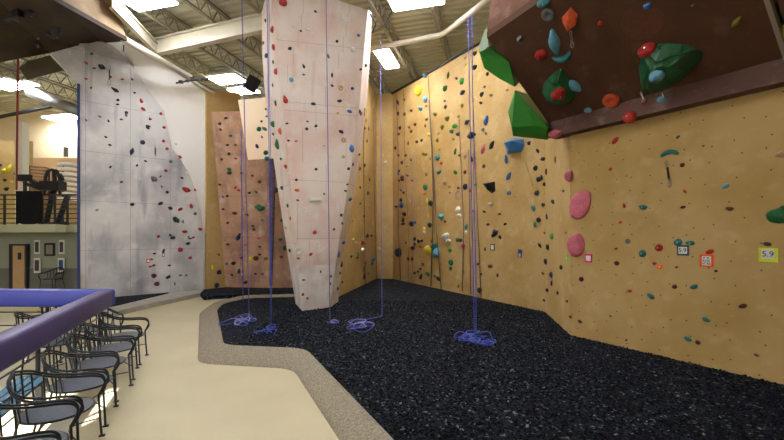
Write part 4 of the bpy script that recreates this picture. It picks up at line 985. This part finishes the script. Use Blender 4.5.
draw(643.5, 90, 644, 103, 'pale quickdraw at left foot of the shield shaped green volume', M['paper'])
draw(662, 90, 663.5, 99, 'pale quickdraw right of the other one under shield shaped volume', M['paper'])
draw(155, 146, 155.5, 156, 'thin dark quickdraw on the upper grey white wall', M['black'])
draw(123.5, 40, 124, 56, 'dark quickdraw hanging from the tip of dark roof wall', M['black'])
draw(109.5, 66, 109.8, 86, 'dark quickdraw linking two black holds on grey wall', M['black'])
draw(38, 36, 38.5, 48, 'dark quickdraw hanging under the dark roof wall', M['black'])

# ------------------------------------------------------------------ ropes
def dotrope(name, rgb, rgb2):
    m = mat(name, rgb, .7); nt = m.node_tree; b = nt.nodes['Principled BSDF']
    tc = nt.nodes.new('ShaderNodeTexCoord'); wv = nt.nodes.new('ShaderNodeTexWave'); wv.bands_direction = 'Z'; wv.inputs['Scale'].default_value = 7; wv.inputs['Distortion'].default_value = 2
    nt.links.new(tc.outputs['Object'], wv.inputs[0]); r = nt.nodes.new('ShaderNodeValToRGB'); r.color_ramp.elements[0].position = .55; r.color_ramp.elements[0].color = (*lin(rgb), 1); r.color_ramp.elements[1].position = .8; r.color_ramp.elements[1].color = (*lin(rgb2), 1)
    nt.links.new(wv.outputs['Fac'], r.inputs[0]); nt.links.new(r.outputs[0], b.inputs['Base Color']); return m
RB = dotrope('blue rope', (30, 54, 160), (90, 104, 196)); RV = dotrope('violet rope', (62, 68, 158), (140, 140, 196)); RD = dotrope('maroon rope', (84, 56, 64), (150, 120, 120)); RK = dotrope('dark rope', (64, 58, 56), (110, 100, 92))
rr_ = random.Random(3)
def coil(cx, cy, w, n_=70, sq=.6):
    pts = []; a = 0; ox = oy = 0
    for i in range(n_):
        if i % 7 == 0: ox, oy, k0, e0 = rr_.uniform(-.55, .55)*w, rr_.uniform(-.55, .55)*w*sq, rr_.uniform(.2, .6)*w, rr_.uniform(.5, 1)
        a += rr_.uniform(.6, 1.1); k = k0*rr_.uniform(.8, 1.2)
        pts.append(V((cx+ox+math.cos(a)*k, cy+oy+math.sin(a)*k*sq*e0*1.3, .035+.03*rr_.random())))
    return spline(pts, 4)
def rope(label, strands, m, pile=None, r=.012, grp='hanging blue belay ropes', name='climbing_rope'):
    bm = bmesh.new()
    for s_ in strands: tube(bm, s_, r, 5)
    if pile:
        c = onz(pile[0], pile[1], .03); w = pile[2]*c.y/F/2; pts = coil(c.x, c.y, w, pile[3], pile[4] if len(pile) > 4 else .8)
        e_ = strands[0][-1]; pts = spline([V((e_.x, e_.y, .05)), pts[0]], 3)[:-1]+pts; tube(bm, pts, r, 5)
    o = link_mesh(name, bm, m, smooth=True); tag(o, label, 'rope', grp); return o
def down(px0, py0, Y0, px1, py1, off=0, wob=.0):
    a = at(px0, py0, Y0); b = onz(px1, py1, .05); a.x += off; b.x += off
    return [a.lerp(b, t/10)+V((wob*math.sin(t*1.7), 0, 0)) for t in range(11)]
rope('pair of blue ropes dropping to the large blue coil on black rubber', [down(468, 18, 11.6, 474.5, 336), down(471, 16, 11.6, 475.5, 337, .02, .01)], RB, (478, 340, 46, 80, 1.3), .012)
rope('blue rope against the white tower front, falling to rubber', [down(326, -12, 10.2, 330, 322)], RV, (331, 323, 16, 22, 1.3), .012)
rope('blue rope beside the tall yellow corner, ending in a loose coil', [down(380.5, 33, 13.2, 382, 316)], RV, (358, 325, 40, 50, 1.6), .012)
rope('blue rope left of the tower, over the cream box, to coil', [down(267, -10, 10.5, 271, 324), down(268.5, -10, 10.5, 271.5, 322, .0, .012)], RB, (268, 330, 28, 36, 1.6), .009)
rope('leftmost blue rope, crossing the brown wall beside cream box', [down(241.5, -12, 10.8, 249, 312), ], RV, (244, 320, 36, 44, 1.6), .013)
rope('thin blue rope just left of the one crossing cream box edge', [[at(241, 130, 13.5), onz(243, 302, .02)]], RB, None, .013)
bm = bmesh.new(); tube(bm, [at(273, 150, 14.2), at(272, 215, 14.8), at(271, 285, 15.4)], [.11, .1, .05], 8); tag(link_mesh('rope_sleeve', bm, mat('grey rope bundle', (112, 98, 122), .9, var=.5, vscale=9), smooth=True), 'thick grey violet rope bundle left of the pink tower', 'rope')
def wallrope(pts, label, m, r=.016):
    P = []
    for x, y in pts:
        h = cast(x, y)
        if h: P.append(h[0]+h[1]*.10)
    bm = bmesh.new(); tube(bm, P, r, 5); tag(link_mesh('wall_rope', bm, m, smooth=True), label, 'rope', 'ropes along the tall yellow wall')
wallrope([(429, 71), (431, 100), (434, 150), (435.5, 200), (434.5, 240), (433, 286)], 'dark rope left of centre of tall yellow wall, topmost anchor', RK, .024)
wallrope([(430, 74), (434.5, 150), (436.5, 190), (439, 235), (443.5, 291)], 'dark rope splitting right of its neighbour towards the floor', RK)
wallrope([(412.5, 80), (414, 150), (416, 230), (414, 283)], 'thin pale rope between two dark ropes, left part of yellow wall', RV, .01)
wallrope([(398, 95), (400, 150), (400.3, 230), (402.5, 281)], 'dark rope nearest the tall yellow corner, running over small holds', RD)
wallrope([(405.5, 90), (407, 170), (411, 240), (410, 282)], 'faint dark rope second from the tall yellow corner', RK, .009)
wallrope([(460, 52), (461.5, 120), (463.5, 170), (466, 228), (464.6, 291)], 'thin maroon rope left of the blue rope pair', RD)
wallrope([(467, 45), (471, 150), (472, 225), (473, 294)], 'maroon rope running close behind the blue rope pair', RD)
wallrope([(473.2, 45), (475.5, 120), (478.3, 180), (480.5, 232), (483.5, 297)], 'maroon rope right of the blue rope pair', RD)
wallrope([(361.5, 108), (361, 150), (362.5, 240), (363, 284)], 'dark rope on the yellow wall behind tower, left one', RK)
wallrope([(371.5, 108), (372, 190), (375, 280)], 'dark rope on the yellow wall behind tower, right one', RD)
wallrope([(242, 165), (243, 200), (241, 284)], 'thin violet rope hanging down the orange brown wall', RV, .009)
wallrope([(524, 151), (536, 187)], 'short pale green tape dangling beneath the blue volume', HM['olive'], .008)
print('HOLDS', len(HOLDS), 'MISS', MISS, 'dup', [k for k, v in Counter(h['label'] for h in HOLDS).items() if v > 1], 'long', max(len(h['label'].split()) for h in HOLDS))
